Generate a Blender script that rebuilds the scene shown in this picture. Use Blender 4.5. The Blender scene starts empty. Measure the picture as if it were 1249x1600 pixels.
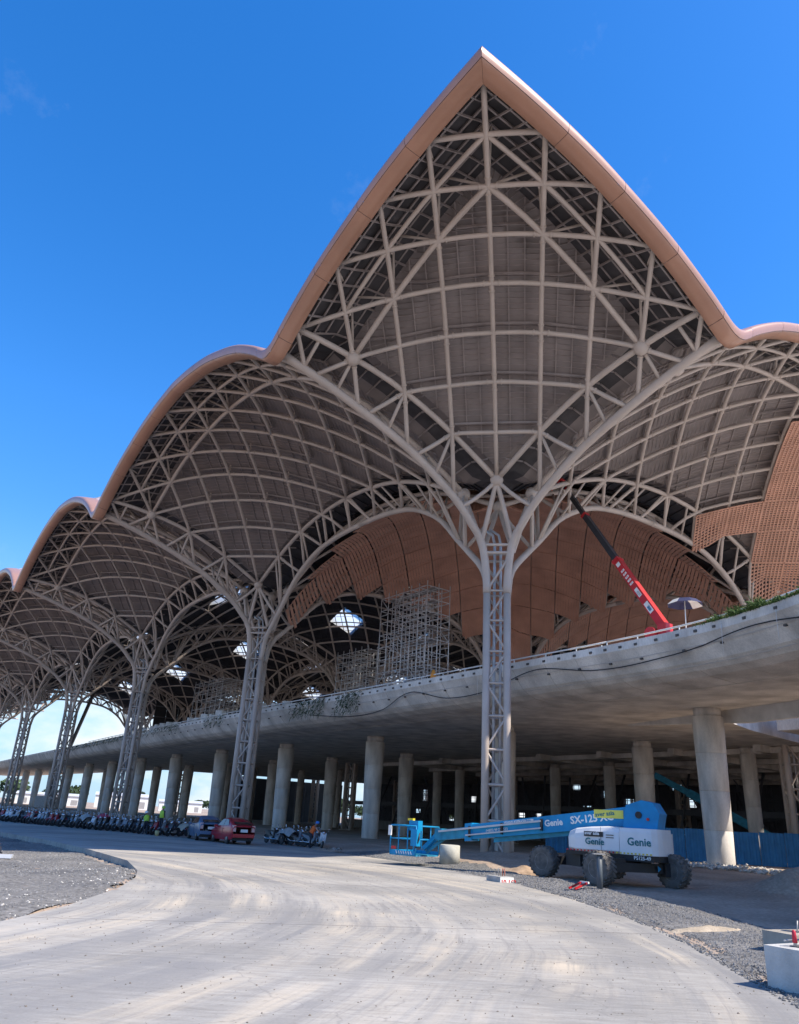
import bpy, bmesh, math, random
from mathutils import Vector, Matrix
R = math.radians
random.seed(7)
sc = bpy.context.scene

# ------------------------------------------------------------------ camera
PITCH, ROLL, CAM_H = R(22.067), R(3.297), 2.1
cd = bpy.data.cameras.new('camera')
cd.sensor_fit = 'VERTICAL'; cd.sensor_height = 24.0; cd.lens = 24.0 * 1185.0 / 1600.0
cd.clip_start = 0.1; cd.clip_end = 9000
cam = bpy.data.objects.new('camera', cd); sc.collection.objects.link(cam)
right0 = Vector((1, 0, 0)); up0 = Vector((0, -math.sin(PITCH), math.cos(PITCH))); fw = Vector((0, math.cos(PITCH), math.sin(PITCH)))
rv = right0 * math.cos(ROLL) + up0 * math.sin(ROLL); uv_ = up0 * math.cos(ROLL) - right0 * math.sin(ROLL)
m = Matrix((rv, uv_, -fw)).transposed().to_4x4(); m.translation = (0, 0, CAM_H)
cam.matrix_world = m
sc.camera = cam

# ------------------------------------------------------------------ sky and sun
SUN_TO = Vector((0.80, -0.352, 1.0)).normalized()       # direction towards the sun: to the viewer's right
SUN_EL = math.asin(SUN_TO.z); SUN_AZ = math.atan2(SUN_TO.x, SUN_TO.y)
w = bpy.data.worlds.new('World'); sc.world = w; w.use_nodes = True
nt = w.node_tree; nt.nodes.clear()
N = nt.nodes.new; L = nt.links.new
out = N('ShaderNodeOutputWorld'); bg = N('ShaderNodeBackground'); bg.inputs['Strength'].default_value = 0.15
sky = N('ShaderNodeTexSky'); sky.sky_type = 'NISHITA'; sky.sun_disc = False
sky.sun_elevation = SUN_EL; sky.sun_rotation = SUN_AZ; sky.altitude = 0
sky.air_density = 1.0; sky.dust_density = 0.35; sky.ozone_density = 3.0
hs = N('ShaderNodeHueSaturation'); hs.inputs['Saturation'].default_value = 1.36; hs.inputs['Hue'].default_value = 0.507; hs.inputs['Value'].default_value = 0.84
L(sky.outputs[0], hs.inputs['Color'])
# fair-weather clouds low over the horizon all round, a faint wisp or two higher up
tc = N('ShaderNodeTexCoord'); sep = N('ShaderNodeSeparateXYZ'); L(tc.outputs['Generated'], sep.inputs[0])
mp = N('ShaderNodeMapping'); mp.inputs['Scale'].default_value = (1, 1, 2.1); L(tc.outputs['Generated'], mp.inputs['Vector'])
nz = N('ShaderNodeTexNoise'); nz.inputs['Scale'].default_value = 5.5; nz.inputs['Detail'].default_value = 9; nz.inputs['Roughness'].default_value = 0.56
L(mp.outputs[0], nz.inputs['Vector'])
cr = N('ShaderNodeValToRGB'); cr.color_ramp.elements[0].position = 0.43; cr.color_ramp.elements[1].position = 0.6
L(nz.outputs['Fac'], cr.inputs['Fac'])
el = N('ShaderNodeMapRange'); el.inputs['From Min'].default_value = 0.26; el.inputs['From Max'].default_value = 0.06
el.inputs['To Min'].default_value = 0.0; el.inputs['To Max'].default_value = 0.9; L(sep.outputs['Z'], el.inputs['Value'])
mu = N('ShaderNodeMath'); mu.operation = 'MULTIPLY'; L(cr.outputs[0], mu.inputs[0]); L(el.outputs[0], mu.inputs[1])
mx = N('ShaderNodeMixRGB'); mx.inputs['Color2'].default_value = (3.1, 3.15, 3.2, 1)
dim = N('ShaderNodeMapRange'); dim.inputs['From Min'].default_value = 0.0; dim.inputs['From Max'].default_value = 0.45; dim.inputs['To Min'].default_value = 0.65; dim.inputs['To Max'].default_value = 1.0
L(sep.outputs['Z'], dim.inputs['Value']); sm_ = N('ShaderNodeVectorMath'); sm_.operation = 'SCALE'; L(hs.outputs[0], sm_.inputs[0]); L(dim.outputs[0], sm_.inputs['Scale'])
hz = N('ShaderNodeMapRange'); hz.inputs['From Min'].default_value = 0.0; hz.inputs['From Max'].default_value = 0.34; hz.inputs['To Min'].default_value = 0.8; hz.inputs['To Max'].default_value = 0.0; hz.interpolation_type = 'SMOOTHSTEP'
L(sep.outputs['Z'], hz.inputs['Value']); hm = N('ShaderNodeMixRGB'); hm.inputs['Color2'].default_value = (1.15, 2.0, 3.0, 1); L(hz.outputs[0], hm.inputs['Fac']); L(sm_.outputs[0], hm.inputs['Color1'])
L(mu.outputs[0], mx.inputs['Fac']); L(hm.outputs[0], mx.inputs['Color1']); nz2_ = N('ShaderNodeTexNoise'); nz2_.inputs['Scale'].default_value = 3.1; nz2_.inputs['Detail'].default_value = 8; nz2_.inputs['Roughness'].default_value = 0.62; L(tc.outputs['Generated'], nz2_.inputs['Vector'])
wr = N('ShaderNodeValToRGB'); wr.color_ramp.elements[0].position = 0.6; wr.color_ramp.elements[1].position = 0.8; wr.color_ramp.elements[1].color = (.2, .2, .2, 1); L(nz2_.outputs['Fac'], wr.inputs['Fac'])
mw = N('ShaderNodeMixRGB'); mw.inputs['Color2'].default_value = (2.8, 3.0, 3.2, 1); L(wr.outputs[0], mw.inputs['Fac']); L(mx.outputs[0], mw.inputs['Color1'])
L(mw.outputs[0], bg.inputs['Color']); L(bg.outputs[0], out.inputs['Surface'])

sd = bpy.data.lights.new('sun', 'SUN'); sd.energy = 3.0; sd.angle = R(0.53); sd.color = (1.0, 0.91, 0.78)
sun = bpy.data.objects.new('sun', sd); sc.collection.objects.link(sun)
sun.rotation_euler = (-SUN_TO).to_track_quat('-Z', 'Y').to_euler()

sc.view_settings.view_transform = 'Standard'; sc.view_settings.look = 'None'
sc.view_settings.exposure = 1.25; sc.view_settings.gamma = 1.0; sc.view_settings.use_curve_mapping = False
sc.render.engine = 'CYCLES'
sc.cycles.use_denoising = True; sc.cycles.max_bounces = 8; sc.cycles.diffuse_bounces = 5; sc.cycles.transparent_max_bounces = 12
sc.cycles.sample_clamp_indirect = 8.0

# ------------------------------------------------------------------ materials
MATS = {}
def mat(name, col, rough=0.6, metal=0.0, var=0.12, scale=1.5, bump=0.0, bscale=20.0, spec=0.4, col2=None, detail=5.0, stretch=None, fine=0.0):
    if name in MATS: return MATS[name]
    M = bpy.data.materials.new(name); M.use_nodes = True; t = M.node_tree; n = t.nodes.new; l = t.links.new
    b = t.nodes['Principled BSDF']; b.inputs['Roughness'].default_value = rough; b.inputs['Metallic'].default_value = metal
    b.inputs['Specular IOR Level'].default_value = spec
    tcn = n('ShaderNodeTexCoord'); vec = tcn.outputs['Object']
    if stretch:
        mpn = n('ShaderNodeMapping'); mpn.inputs['Scale'].default_value = stretch; l(vec, mpn.inputs['Vector']); vec = mpn.outputs[0]
    no = n('ShaderNodeTexNoise'); no.inputs['Scale'].default_value = scale; no.inputs['Detail'].default_value = detail; l(vec, no.inputs['Vector'])
    c2 = col2 or tuple(c * (1 - 2 * var) for c in col)
    rp = n('ShaderNodeValToRGB'); rp.color_ramp.elements[0].position = 0.3; rp.color_ramp.elements[1].position = 0.7
    rp.color_ramp.elements[0].color = (*c2, 1); rp.color_ramp.elements[1].color = (*(col if col2 else tuple(min(1, c * (1 + .4 * var)) for c in col)), 1)
    l(no.outputs['Fac'], rp.inputs['Fac']); colour = rp.outputs[0]
    if fine:
        n3 = n('ShaderNodeTexNoise'); n3.inputs['Scale'].default_value = scale * 23; n3.inputs['Detail'].default_value = 3; l(vec, n3.inputs['Vector'])
        mr = n('ShaderNodeMapRange'); mr.inputs['From Min'].default_value = .3; mr.inputs['From Max'].default_value = .7
        mr.inputs['To Min'].default_value = 1 - fine; mr.inputs['To Max'].default_value = 1 + fine; l(n3.outputs['Fac'], mr.inputs['Value'])
        mm = n('ShaderNodeVectorMath'); mm.operation = 'SCALE'; l(colour, mm.inputs[0]); l(mr.outputs[0], mm.inputs['Scale']); colour = mm.outputs[0]
    l(colour, b.inputs['Base Color'])
    if bump:
        n2 = n('ShaderNodeTexNoise'); n2.inputs['Scale'].default_value = bscale; n2.inputs['Detail'].default_value = 4; l(vec, n2.inputs['Vector'])
        bp = n('ShaderNodeBump'); bp.inputs['Strength'].default_value = bump; bp.inputs['Distance'].default_value = 0.05
        l(n2.outputs['Fac'], bp.inputs['Height']); l(bp.outputs[0], b.inputs['Normal'])
    MATS[name] = M
    return M
STEEL = mat('beige_steel_paint', (.53, .455, .40), .45, 0, .07, .8, spec=.35)
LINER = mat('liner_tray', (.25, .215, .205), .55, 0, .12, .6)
DARKD = mat('shaded_membrane', (.075, .07, .075), .7, 0, .25, .8)  # membrane colour, deepened for the shade of the edge and valley zones
DARKL = mat('shaded_liner', (.05, .05, .06), .6, 0, .2, .8)  # liner and purlin colour darkened for the shade inside the enclosed bays
SKIN = mat('pale_rose_roof_metal', (.62, .47, .44), .38, .0, .06, .5, spec=.5)
FASC = mat('copper_brown_fascia', (.45, .245, .165), .33, .0, .08, .35, .1, 2, spec=.55, fine=.02)
CLAD = mat('terracotta_cladding', (.60, .33, .235), .55, 0, .12, .5)
PURL = mat('purlin_steel', (.33, .285, .27), .5)
GALV = mat('galvanised_pipe', (.52, .52, .53), .35, .3, .1, 2)
CONC = mat('pier_concrete', (.66, .615, .555), .8, 0, .2, .9, .3, 30, fine=.08, stretch=(1.6, 1.6, .35), detail=9)
CONCD = mat('deck_concrete', (.74, .695, .635), .85, 0, .2, .55, .35, 14, fine=.1, stretch=(1, 1, .35), detail=10)
def glassy(name, col, alpha):
    M = bpy.data.materials.new(name); M.use_nodes = True; t = M.node_tree; t.nodes.clear()
    o = t.nodes.new('ShaderNodeOutputMaterial'); a = t.nodes.new('ShaderNodeBsdfTranslucent'); tr = t.nodes.new('ShaderNodeBsdfTransparent'); mxs = t.nodes.new('ShaderNodeMixShader')
    a.inputs[0].default_value = (*col, 1); mxs.inputs[0].default_value = alpha
    t.links.new(tr.outputs[0], mxs.inputs[1]); t.links.new(a.outputs[0], mxs.inputs[2]); t.links.new(mxs.outputs[0], o.inputs[0]); MATS[name] = M; return M
SKYL = glassy('skylight_film', (.75, .78, .76), .7)

# ------------------------------------------------------------------ mesh helpers
C = sc.collection
class MB:
    def __init__(s): s.v = []; s.f = []; s.sm = []
    def add(s, v, f, smooth=False):
        k = len(s.v); s.v += [tuple(p) for p in v]; s.f += [tuple(i + k for i in q) for q in f]; s.sm += [smooth] * len(f); return s
    def tube(s, pts, r, n=8, caps=True, r2=None):
        pts = [Vector(p) for p in pts]; k = len(pts); ring = []; v = []; f = []
        t = (pts[1] - pts[0]).normalized(); a = t.orthogonal().normalized()
        for i, p in enumerate(pts):
            t = (pts[min(i + 1, k - 1)] - pts[max(i - 1, 0)]).normalized()
            a = (a - t * a.dot(t)).normalized(); b = t.cross(a)
            rr = r if r2 is None else r + (r2 - r) * i / (k - 1)
            if isinstance(r, (list, tuple)): rr = r[i]
            for j in range(n):
                an = 2 * math.pi * j / n; v.append(p + (a * math.cos(an) + b * math.sin(an)) * rr)
        for i in range(k - 1):
            for j in range(n):
                f.append((i * n + j, i * n + (j + 1) % n, (i + 1) * n + (j + 1) % n, (i + 1) * n + j))
        s.add(v, f, True)
        if caps: s.add([], [], False); kk = len(s.v) - len(v); s.f += [tuple(kk + j for j in reversed(range(n))), tuple(kk + (k - 1) * n + j for j in range(n))]; s.sm += [False, False]
        return s
    def box(s, c, d, rz=0.0, M=None):
        x, y, z = d[0] / 2, d[1] / 2, d[2] / 2; c = Vector(c)
        v = [Vector((a, b, e)) for e in (-z, z) for a, b in ((-x, -y), (x, -y), (x, y), (-x, y))]
        if rz: ro = Matrix.Rotation(rz, 3, 'Z'); v = [ro @ p for p in v]
        if M is not None: v = [M @ p for p in v]
        return s.add([p + c for p in v], [(3, 2, 1, 0), (4, 5, 6, 7), (0, 1, 5, 4), (1, 2, 6, 5), (2, 3, 7, 6), (3, 0, 4, 7)])
    def bar(s, p, q, wd, ht, up=(0, 0, 1)):
        p, q = Vector(p), Vector(q); t = (q - p).normalized(); up = Vector(up)
        if abs(t.dot(up)) > .98: up = Vector((1, 0, 0))
        a = t.cross(up).normalized() * wd / 2; b = a.cross(t).normalized() * ht / 2
        v = [e + i * a + j * b for e in (p, q) for i, j in ((-1, -1), (1, -1), (1, 1), (-1, 1))]
        return s.add(v, [(0, 1, 2, 3), (7, 6, 5, 4), (0, 4, 5, 1), (1, 5, 6, 2), (2, 6, 7, 3), (3, 7, 4, 0)])
    def prism(s, poly, M, depth):      # polygon in local xy extruded along local z, placed by matrix M
        n = len(poly); v = [M @ Vector((x, y, 0)) for x, y in poly] + [M @ Vector((x, y, depth)) for x, y in poly]
        return s.add(v, [tuple(reversed(range(n))), tuple(range(n, 2 * n))] + [(i, (i + 1) % n, n + (i + 1) % n, n + i) for i in range(n)])
    def lathe(s, prof, n=16, M=None, smooth=True):   # (r, z) profile about local z
        v = []; f = []; k = len(prof); M = M or Matrix()
        for r, z in prof:
            for j in range(n): an = 2 * math.pi * j / n; v.append(M @ Vector((r * math.cos(an), r * math.sin(an), z)))
        for i in range(k - 1):
            for j in range(n): f.append((i * n + j, i * n + (j + 1) % n, (i + 1) * n + (j + 1) % n, (i + 1) * n + j))
        s.add(v, f, smooth); kk = len(s.v) - len(v)
        s.f += [tuple(kk + j for j in reversed(range(n))), tuple(kk + (k - 1) * n + j for j in range(n))]; s.sm += [False, False]
        return s
    def ball(s, c, r, n=10, sz=1.0):
        k = n // 2; prof = [(max(1e-3, r * math.sin(math.pi * i / k)), -r * sz * math.cos(math.pi * i / k)) for i in range(k + 1)]
        return s.lathe(prof, n, Matrix.Translation(c))
    def mesh(s, name, material):
        me = bpy.data.meshes.new(name); me.from_pydata([tuple(p) for p in s.v], [], s.f)
        me.polygons.foreach_set('use_smooth', s.sm); me.materials.append(material); me.update(); return me
    def build(s, name, material, parent=None, **kw): return place(name, s.mesh(name, material), parent, **kw)
def place(name, me, parent=None, loc=None, rz=None, label=None, cat=None, group=None, kind=None):
    o = bpy.data.objects.new(name, me); C.objects.link(o)
    if parent: o.parent = parent
    if loc: o.location = loc
    if rz: o.rotation_euler = (0, 0, rz)
    return tag(o, label, cat, group, kind)
def tag(o, label=None, cat=None, group=None, kind=None):
    if label: o['label'] = label
    if cat: o['category'] = cat
    if group: o['group'] = group
    if kind: o['kind'] = kind
    return o
def thing(name, loc, rz=0, label=None, cat=None, group=None):
    o = bpy.data.objects.new(name, None); C.objects.link(o); o.location = loc; o.rotation_euler = (0, 0, rz); o.empty_display_size = .5
    return tag(o, label, cat, group)
def copy_tree(o, parent=None):
    c = o.copy(); C.objects.link(c); c.parent = parent
    for ch in list(o.children): copy_tree(ch, c)
    return c
def lerp(a, b, t): return a + (b - a) * t
def interp(tab, x):
    if x <= tab[0][0]: return tab[0][1]
    for (x0, y0), (x1, y1) in zip(tab, tab[1:]):
        if x <= x1: return y0 + (y1 - y0) * (x - x0) / (x1 - x0)
    return tab[-1][1]
def smooth(a, b, x): t = min(1, max(0, (x - a) / (b - a))); return t * t * (3 - 2 * t)

# the terminal's own grid: u runs along the left-hand row of trees, v along the right-hand one
AZ = R(-35.3506); U = Vector((math.sin(AZ), math.cos(AZ), 0)); V = Vector((math.cos(AZ), -math.sin(AZ), 0)); T0 = Vector((6.9456, 49.6914, 0))
GRID_RZ = math.atan2(V.y, V.x)
def W(a, b, z=0.0): return T0 + U * a + V * b + Vector((0, 0, z))
# ------------------------------------------------------------------ the terminal roof: steel trees carrying a fan vault on a 36 m grid
C0, DL = 1.7, 4.075
G_T = [(0, 23.2), (1.7, 24.07), (3.74, 25.15), (5.78, 26.2), (7.8, 27.04), (9.85, 27.75), (11.9, 28.25), (13.93, 28.55), (15.96, 28.76), (18, 28.83), (19.5, 28.85)]
RIB_T = [(0, 16.0), (.95, 17.0), (1.05, 18.2), (1.42, 19.9), (2.4, 21.1), (3.4, 22.1), (4.5, 22.9), (7.4, 24.6), (10, 25.65), (12.5, 26.5), (15, 27.25), (18.2, 28.0)]
ARCH_T = [(0, 15.5), (.95, 16.5), (1.1, 17.8), (1.6, 18.9), (2.9, 20.3), (4.3, 21.7), (6.3, 23.8), (8.5, 25.2), (10.6, 26.05), (13, 26.5), (15.3, 26.7), (18, 26.75)]
EDGE_T = [(0, 28.0), (.5, 28.1), (1.0, 28.4), (2, 29.1), (3.5, 30.0), (5, 30.8), (6.5, 31.45), (8, 32.0), (11, 32.95), (14, 33.55), (16.5, 33.85), (18.9, 34.0)]
def catmull(tab, x):
    n = len(tab)
    if x <= tab[0][0]: return tab[0][1]
    if x >= tab[-1][0]: return tab[-1][1]
    for i in range(n - 1):
        x0, y0 = tab[i]; x1, y1 = tab[i + 1]
        if x <= x1:
            h = x1 - x0; t = (x - x0) / h
            m0 = (y1 - tab[i - 1][1]) / (x1 - tab[i - 1][0]) if i else (y1 - y0) / h
            m1 = (tab[i + 2][1] - y0) / (tab[i + 2][0] - x0) if i + 2 < n else (y1 - y0) / h
            return (2*t**3-3*t*t+1)*y0 + (t**3-2*t*t+t)*h*m0 + (-2*t**3+3*t*t)*y1 + (t**3-t*t)*h*m1
def Gf(a): return catmull(G_T, a)
def surf(a, b, arch_a=False, arch_b=False):     # lower lattice; a, b = distances from the tree axis
    mi, ma = min(a, b), max(a, b)
    if mi >= C0: return Gf(a) + Gf(b) - 24.07
    arch = arch_a if a > b else arch_b
    low = interp(ARCH_T if arch else RIB_T, ma)
    return lerp(low, Gf(max(ma, C0)), mi / C0)
def edge_z(a): return catmull(EDGE_T, min(18.9, a))

MC = {}
def cached(key, fn):
    if key not in MC: MC[key] = fn()
    return MC[key]

def quad_parts(sb, sa, eb, ea, detail, lit=True):
    """one quadrant of a tree's canopy; local x = v, y = u.  eb / ea: the free roof edge lies beyond b / a."""
    P = []
    arch_b, arch_a = not eb, not ea
    def z(a, b): return surf(a, b, arch_a, arch_b)
    def pt(a, b, dz=0.0): return Vector((sb * b, sa * a, z(a, b) + dz))
    ns = 8 if detail else 6
    def line(name, fn, r, n=12, mt=STEEL):
        P.append((name, MB().tube([fn(i / n) for i in range(n + 1)], r, ns).mesh(name, mt)))
    LIM_A = 18.0 if not ea else 17.9; LIM_B = 18.0 if not eb else 17.9
    for j in range(-4, 5):
        d = DL * j
        a0, b0 = (max(d, 0), max(-d, 0)) if j else (C0, C0)
        ln = min(LIM_A - a0, LIM_B - b0)
        if ln > .5: line('lattice_tube', lambda t: pt(a0 + ln * t, b0 + ln * t), .145, 14)
    for k in range(0, 8):
        s = 2 * C0 + DL * k
        lo, hi = max(0, s - LIM_B), min(s, LIM_A)
        if hi - lo > .5: line('lattice_tube', lambda t: pt(lerp(lo, hi, t), s - lerp(lo, hi, t)), .145, 14)
    line('diamond_rib', lambda t: pt(lerp(C0, LIM_A, t), C0, .03), .19)
    line('diamond_rib', lambda t: pt(C0, lerp(C0, LIM_B, t), .03), .19)
    P.append(('node', MB().ball(pt(C0, C0), .46, 12).mesh('node', STEEL)))
    ED = C0 + 3 * DL
    def webs(is_a):
        # the deep truss behind a free edge: an inner chord, upper nodes and their struts
        def q(e, s, dz=0.0): return pt(e, s, dz) if is_a else pt(s, e, dz)
        top = ED if (ea and eb) else 18.0
        line('edge_chord', lambda t: q(ED, lerp(C0, top, t), .02), .17, 10)
        E2 = ED + DL / 2
        line('edge_chord', lambda t: q(E2, lerp(C0 + DL / 2, min(18.0, E2 if (ea and eb) else 18.0), t), .02), .13, 10)
        P.append(('node', MB().ball(q(ED, C0), .5, 12).mesh('node', STEEL)))
        up = []
        kk = 0
        s = C0 + DL / 2
        while s < top + (2.2 if top < 18 else 0):
            e = ED + DL / 2
            un = q(e - .35, s, 1.35); up.append(un)
            for (e2, s2) in ((ED, s - DL / 2), (ED, s + DL / 2), (e, s)):
                if s2 <= 18 and e2 <= 18: P.append(('web_strut', MB().tube([un, q(e2, s2)], .085, 6).mesh('web_strut', STEEL)))
            P.append(('web_post', MB().tube([un, q(e - .35, s)], .07, 6).mesh('web_post', STEEL)))
            lo2 = q(17.9, min(17.9, s + 1.9)); P.append(('web_strut', MB().tube([un, lo2], .075, 6).mesh('web_strut', STEEL)))
            s += DL
        for x, y in zip(up, up[1:]): P.append(('upper_chord', MB().tube([x, y], .1, 6).mesh('upper_chord', STEEL)))
        # posts from the valley rib up to the diamond rib
        for e in (C0 + DL, C0 + 2 * DL, ED, 16.4):
            P.append(('post', MB().tube([q(e, 0), q(e, C0)], .12, 6).mesh('post', STEEL)))
    if ea: webs(True)
    if eb: webs(False)
    if not ea or not eb:
        for is_a in (True, False):
            if (is_a and not ea) or (not is_a and not eb):
                for i, e in enumerate((3.9, 6.4, 8.9, 11.4, 13.9, 16.4)):
                    q = lambda e_, s_: pt(e_, s_) if is_a else pt(s_, e_)
                    P.append(('web_strut', MB().tube([q(e, 0), q(e + (1.25 if i % 2 else -1.25) * 0 + 1.2, C0)], .1, 6).mesh('web_strut', STEEL)))
    # --- decking (liner inside the diamond, dark membrane in the deep edge and valley zones, their shade put into its colour) and the roof skin over it
    inner = not ea and not eb
    lim = 18.72
    ticks_a = sorted(set([0, .85, C0] + [C0 + DL / 2 * i for i in range(1, 9)] + ([18.45, lim] if ea else [])))
    ticks_b = sorted(set([0, .85, C0] + [C0 + DL / 2 * i for i in range(1, 9)] + ([18.45, lim] if eb else [])))
    def topz(a, b, off_in, off_out):
        mi, ma = min(a, b), max(a, b)
        base = Gf(max(a, C0)) + Gf(max(b, C0)) - 24.07
        if mi < C0: base += .35 * (1 - mi / C0)
        o = off_in
        zz = base + o
        cands = [lerp(base + off_out, edge_z(s) - .25, smooth(0, 1, (e - ED) / (lim - ED))) for on, e, s in ((ea, a, b), (eb, b, a)) if on and e > ED - .01]
        if cands: zz = min(cands)
        return zz
    li, dk, sk, gl = MB(), MB(), MB(), MB()
    for i in range(len(ticks_a) - 1):
        for j in range(len(ticks_b) - 1):
            a0, a1, b0, b1 = ticks_a[i], ticks_a[i + 1], ticks_b[j], ticks_b[j + 1]
            am, bm = (a0 + a1) / 2, (b0 + b1) / 2
            hole = inner and lit and abs(am - 7.8) < 1.5 and abs(bm - 7.8) < 1.5
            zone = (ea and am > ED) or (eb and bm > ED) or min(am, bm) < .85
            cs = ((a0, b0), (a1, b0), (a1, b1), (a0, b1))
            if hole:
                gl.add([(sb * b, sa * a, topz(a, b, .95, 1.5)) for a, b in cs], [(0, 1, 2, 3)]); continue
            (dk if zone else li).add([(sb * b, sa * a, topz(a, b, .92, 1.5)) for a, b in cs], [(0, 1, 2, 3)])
            sk.add([(sb * b, sa * a, topz(a, b, 1.7, 1.75) + .02) for a, b in cs], [(0, 1, 2, 3)], True)
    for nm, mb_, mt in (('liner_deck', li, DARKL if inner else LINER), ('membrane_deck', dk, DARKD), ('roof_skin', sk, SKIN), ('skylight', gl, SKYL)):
        if mb_.f: P.append((nm, mb_.mesh(nm, mt)))
    # purlins under the liner: many and thin, joined
    pu = MB()
    a_hi = 18.0 if not ea else ED; b_hi = 18.0 if not eb else ED
    def deckz(a, b): return topz(a, b, .92, 1.5)
    step = DL / 3
    d = -b_hi
    for j in range(-12, 13):
        d = step * j
        if j % 3 == 0: continue
        a0, b0 = C0 + max(d, 0), C0 + max(-d, 0); ln = min(a_hi - a0, b_hi - b0)
        if ln < .6: continue
        pts = [(a0 + ln * t / 8, b0 + ln * t / 8) for t in range(9)]
        for p_, q_ in zip(pts, pts[1:]): pu.bar((sb * p_[1], sa * p_[0], deckz(*p_) - .07), (sb * q_[1], sa * q_[0], deckz(*q_) - .07), .07, .12)
    nrow = 9 if detail == 2 else 3
    s_ = 2 * C0
    for k in range(0, 8 * nrow):
        s = 2 * C0 + DL * k / nrow
        lo, hi = max(C0, s - b_hi), min(s - C0, a_hi)
        if hi - lo < .4: continue
        main = k % nrow == 0
        nseg = 6
        pts = [(lerp(lo, hi, t / nseg), s - lerp(lo, hi, t / nseg)) for t in range(nseg + 1)]
        dz = -.22 if main else -.02
        for p_, q_ in zip(pts, pts[1:]): pu.bar((sb * p_[1], sa * p_[0], deckz(*p_) + dz), (sb * q_[1], sa * q_[0], deckz(*q_) + dz), .12 if main else .055, .14 if main else .045)
    # thin rails under the membrane of the deep edge zones and across the valleys
    for on, is_a, hi in ((ea, True, b_hi if not eb else 18.4), (eb, False, a_hi if not ea else 18.4)):
        if not on: continue
        def dq(e, s_, dz=-.1): return Vector((sb * s_, sa * e, deckz(e, s_) + dz)) if is_a else Vector((sb * e, sa * s_, deckz(s_, e) + dz))
        for e in (ED + .5, ED + 1.3, ED + 2.1, ED + 2.9, ED + 3.7):
            top_ = min(hi, e if (ea and eb) else 18.0)
            for i in range(8): pu.bar(dq(e, lerp(C0, top_, i / 8)), dq(e, lerp(C0, top_, (i + 1) / 8)), .09, .14)
        s_ = C0
        while s_ < 17.9:
            e1 = 18.4
            e0 = max(ED, s_) if (ea and eb) else ED
            for i in range(3): pu.bar(dq(lerp(e0, e1, i / 3), s_, -.18), dq(lerp(e0, e1, (i + 1) / 3), s_, -.18), .07, .12)
            s_ += DL / 4
    for i in range(14):
        e = 2.6 + i * 1.15
        for is_a in (True, False):
            p0, p1 = (e, 0.05), (e, C0)
            if not is_a: p0, p1 = p0[::-1], p1[::-1]
            pu.bar((sb * p0[1], sa * p0[0], deckz(*p0) - .1), (sb * p1[1], sa * p1[0], deckz(*p1) - .1), .07, .12)
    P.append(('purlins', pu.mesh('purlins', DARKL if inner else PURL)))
    if detail == 2:      # flanged splices where the lattice tubes cross
        for k in range(1, 8):
            for j in range(-3, 4):
                if (k + j) % 2: continue
                a = C0 + DL * (k + j) / 2; b = C0 + DL * (k - j) / 2
                if a < C0 - .1 or b < C0 - .1 or a > 17 or b > 17: continue
                mb = MB()
                for da, db in ((.35, .35), (-.35, -.35), (.35, -.35), (-.35, .35)):
                    mb.tube([pt(a + da * .8, b + db * .8), pt(a + da * 1.0, b + db * 1.0)], .185, 8)
                P.append(('splice', mb.mesh('splice', STEEL)))
    # hangers from deck to lattice nodes
    for k in range(1, 8):
        for j in range(-3, 4):
            if (k + j) % 2: continue
            a = C0 + DL * (k + j) / 2; b = C0 + DL * (k - j) / 2
            if a < C0 + .1 or b < C0 + .1 or a > a_hi - .1 or b > b_hi - .1: continue
            P.append(('hanger', MB().tube([pt(a, b), Vector((sb * b, sa * a, deckz(a, b)))], .07, 5, False).mesh('hanger', STEEL)))
    # --- fascia along the free edges, one panel to each bay of the lattice
    for on, is_a in ((ea, True), (eb, False)):
        if not on: continue
        sec_up = [(.04, -.66), (.10, -.5), (.13, -.31), (.11, -.14), (.02, -.02), (-.16, .06), (-.7, .16), (-1.3, .25)]
        sec_lo = [(-.88, -.76), (-.86, -.79), (-.5, -.77), (.01, -.70), (.02, -.68)]
        cuts = [0.0, 1.4, 5.15, 9.3, 13.4] + ([18.9] if (ea and eb) else [18.0])
        for c0, c1 in zip(cuts, cuts[1:]):
            for nm, sec in (('fascia_panel', sec_up), ('soffit_panel', sec_lo)):
                v = []; f = []; nseg = 7; mit = (ea and eb and c1 == 18.9)
                for i in range(nseg + 1):
                    s = lerp(c0 + (.012 if c0 else 0), c1 - (.012 if not mit and c1 != 18.0 else 0), i / nseg)
                    for o_, zz in sec:
                        ss = s
                        if mit: ss = lerp(c0 + .012, 18.9 + o_ - .008, i / nseg)
                        e = 18.9 + o_
                        zr = edge_z(s)
                        v.append((sb * ss, sa * e, zr + zz) if is_a else (sb * e, sa * ss, zr + zz))
                m_ = len(sec)
                for i in range(nseg):
                    for q_ in range(m_ - 1): f.append((i * m_ + q_, i * m_ + q_ + 1, (i + 1) * m_ + q_ + 1, (i + 1) * m_ + q_))
                P.append((nm, MB().add(v, f, True).mesh(nm, FASC)))
    return P

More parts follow.
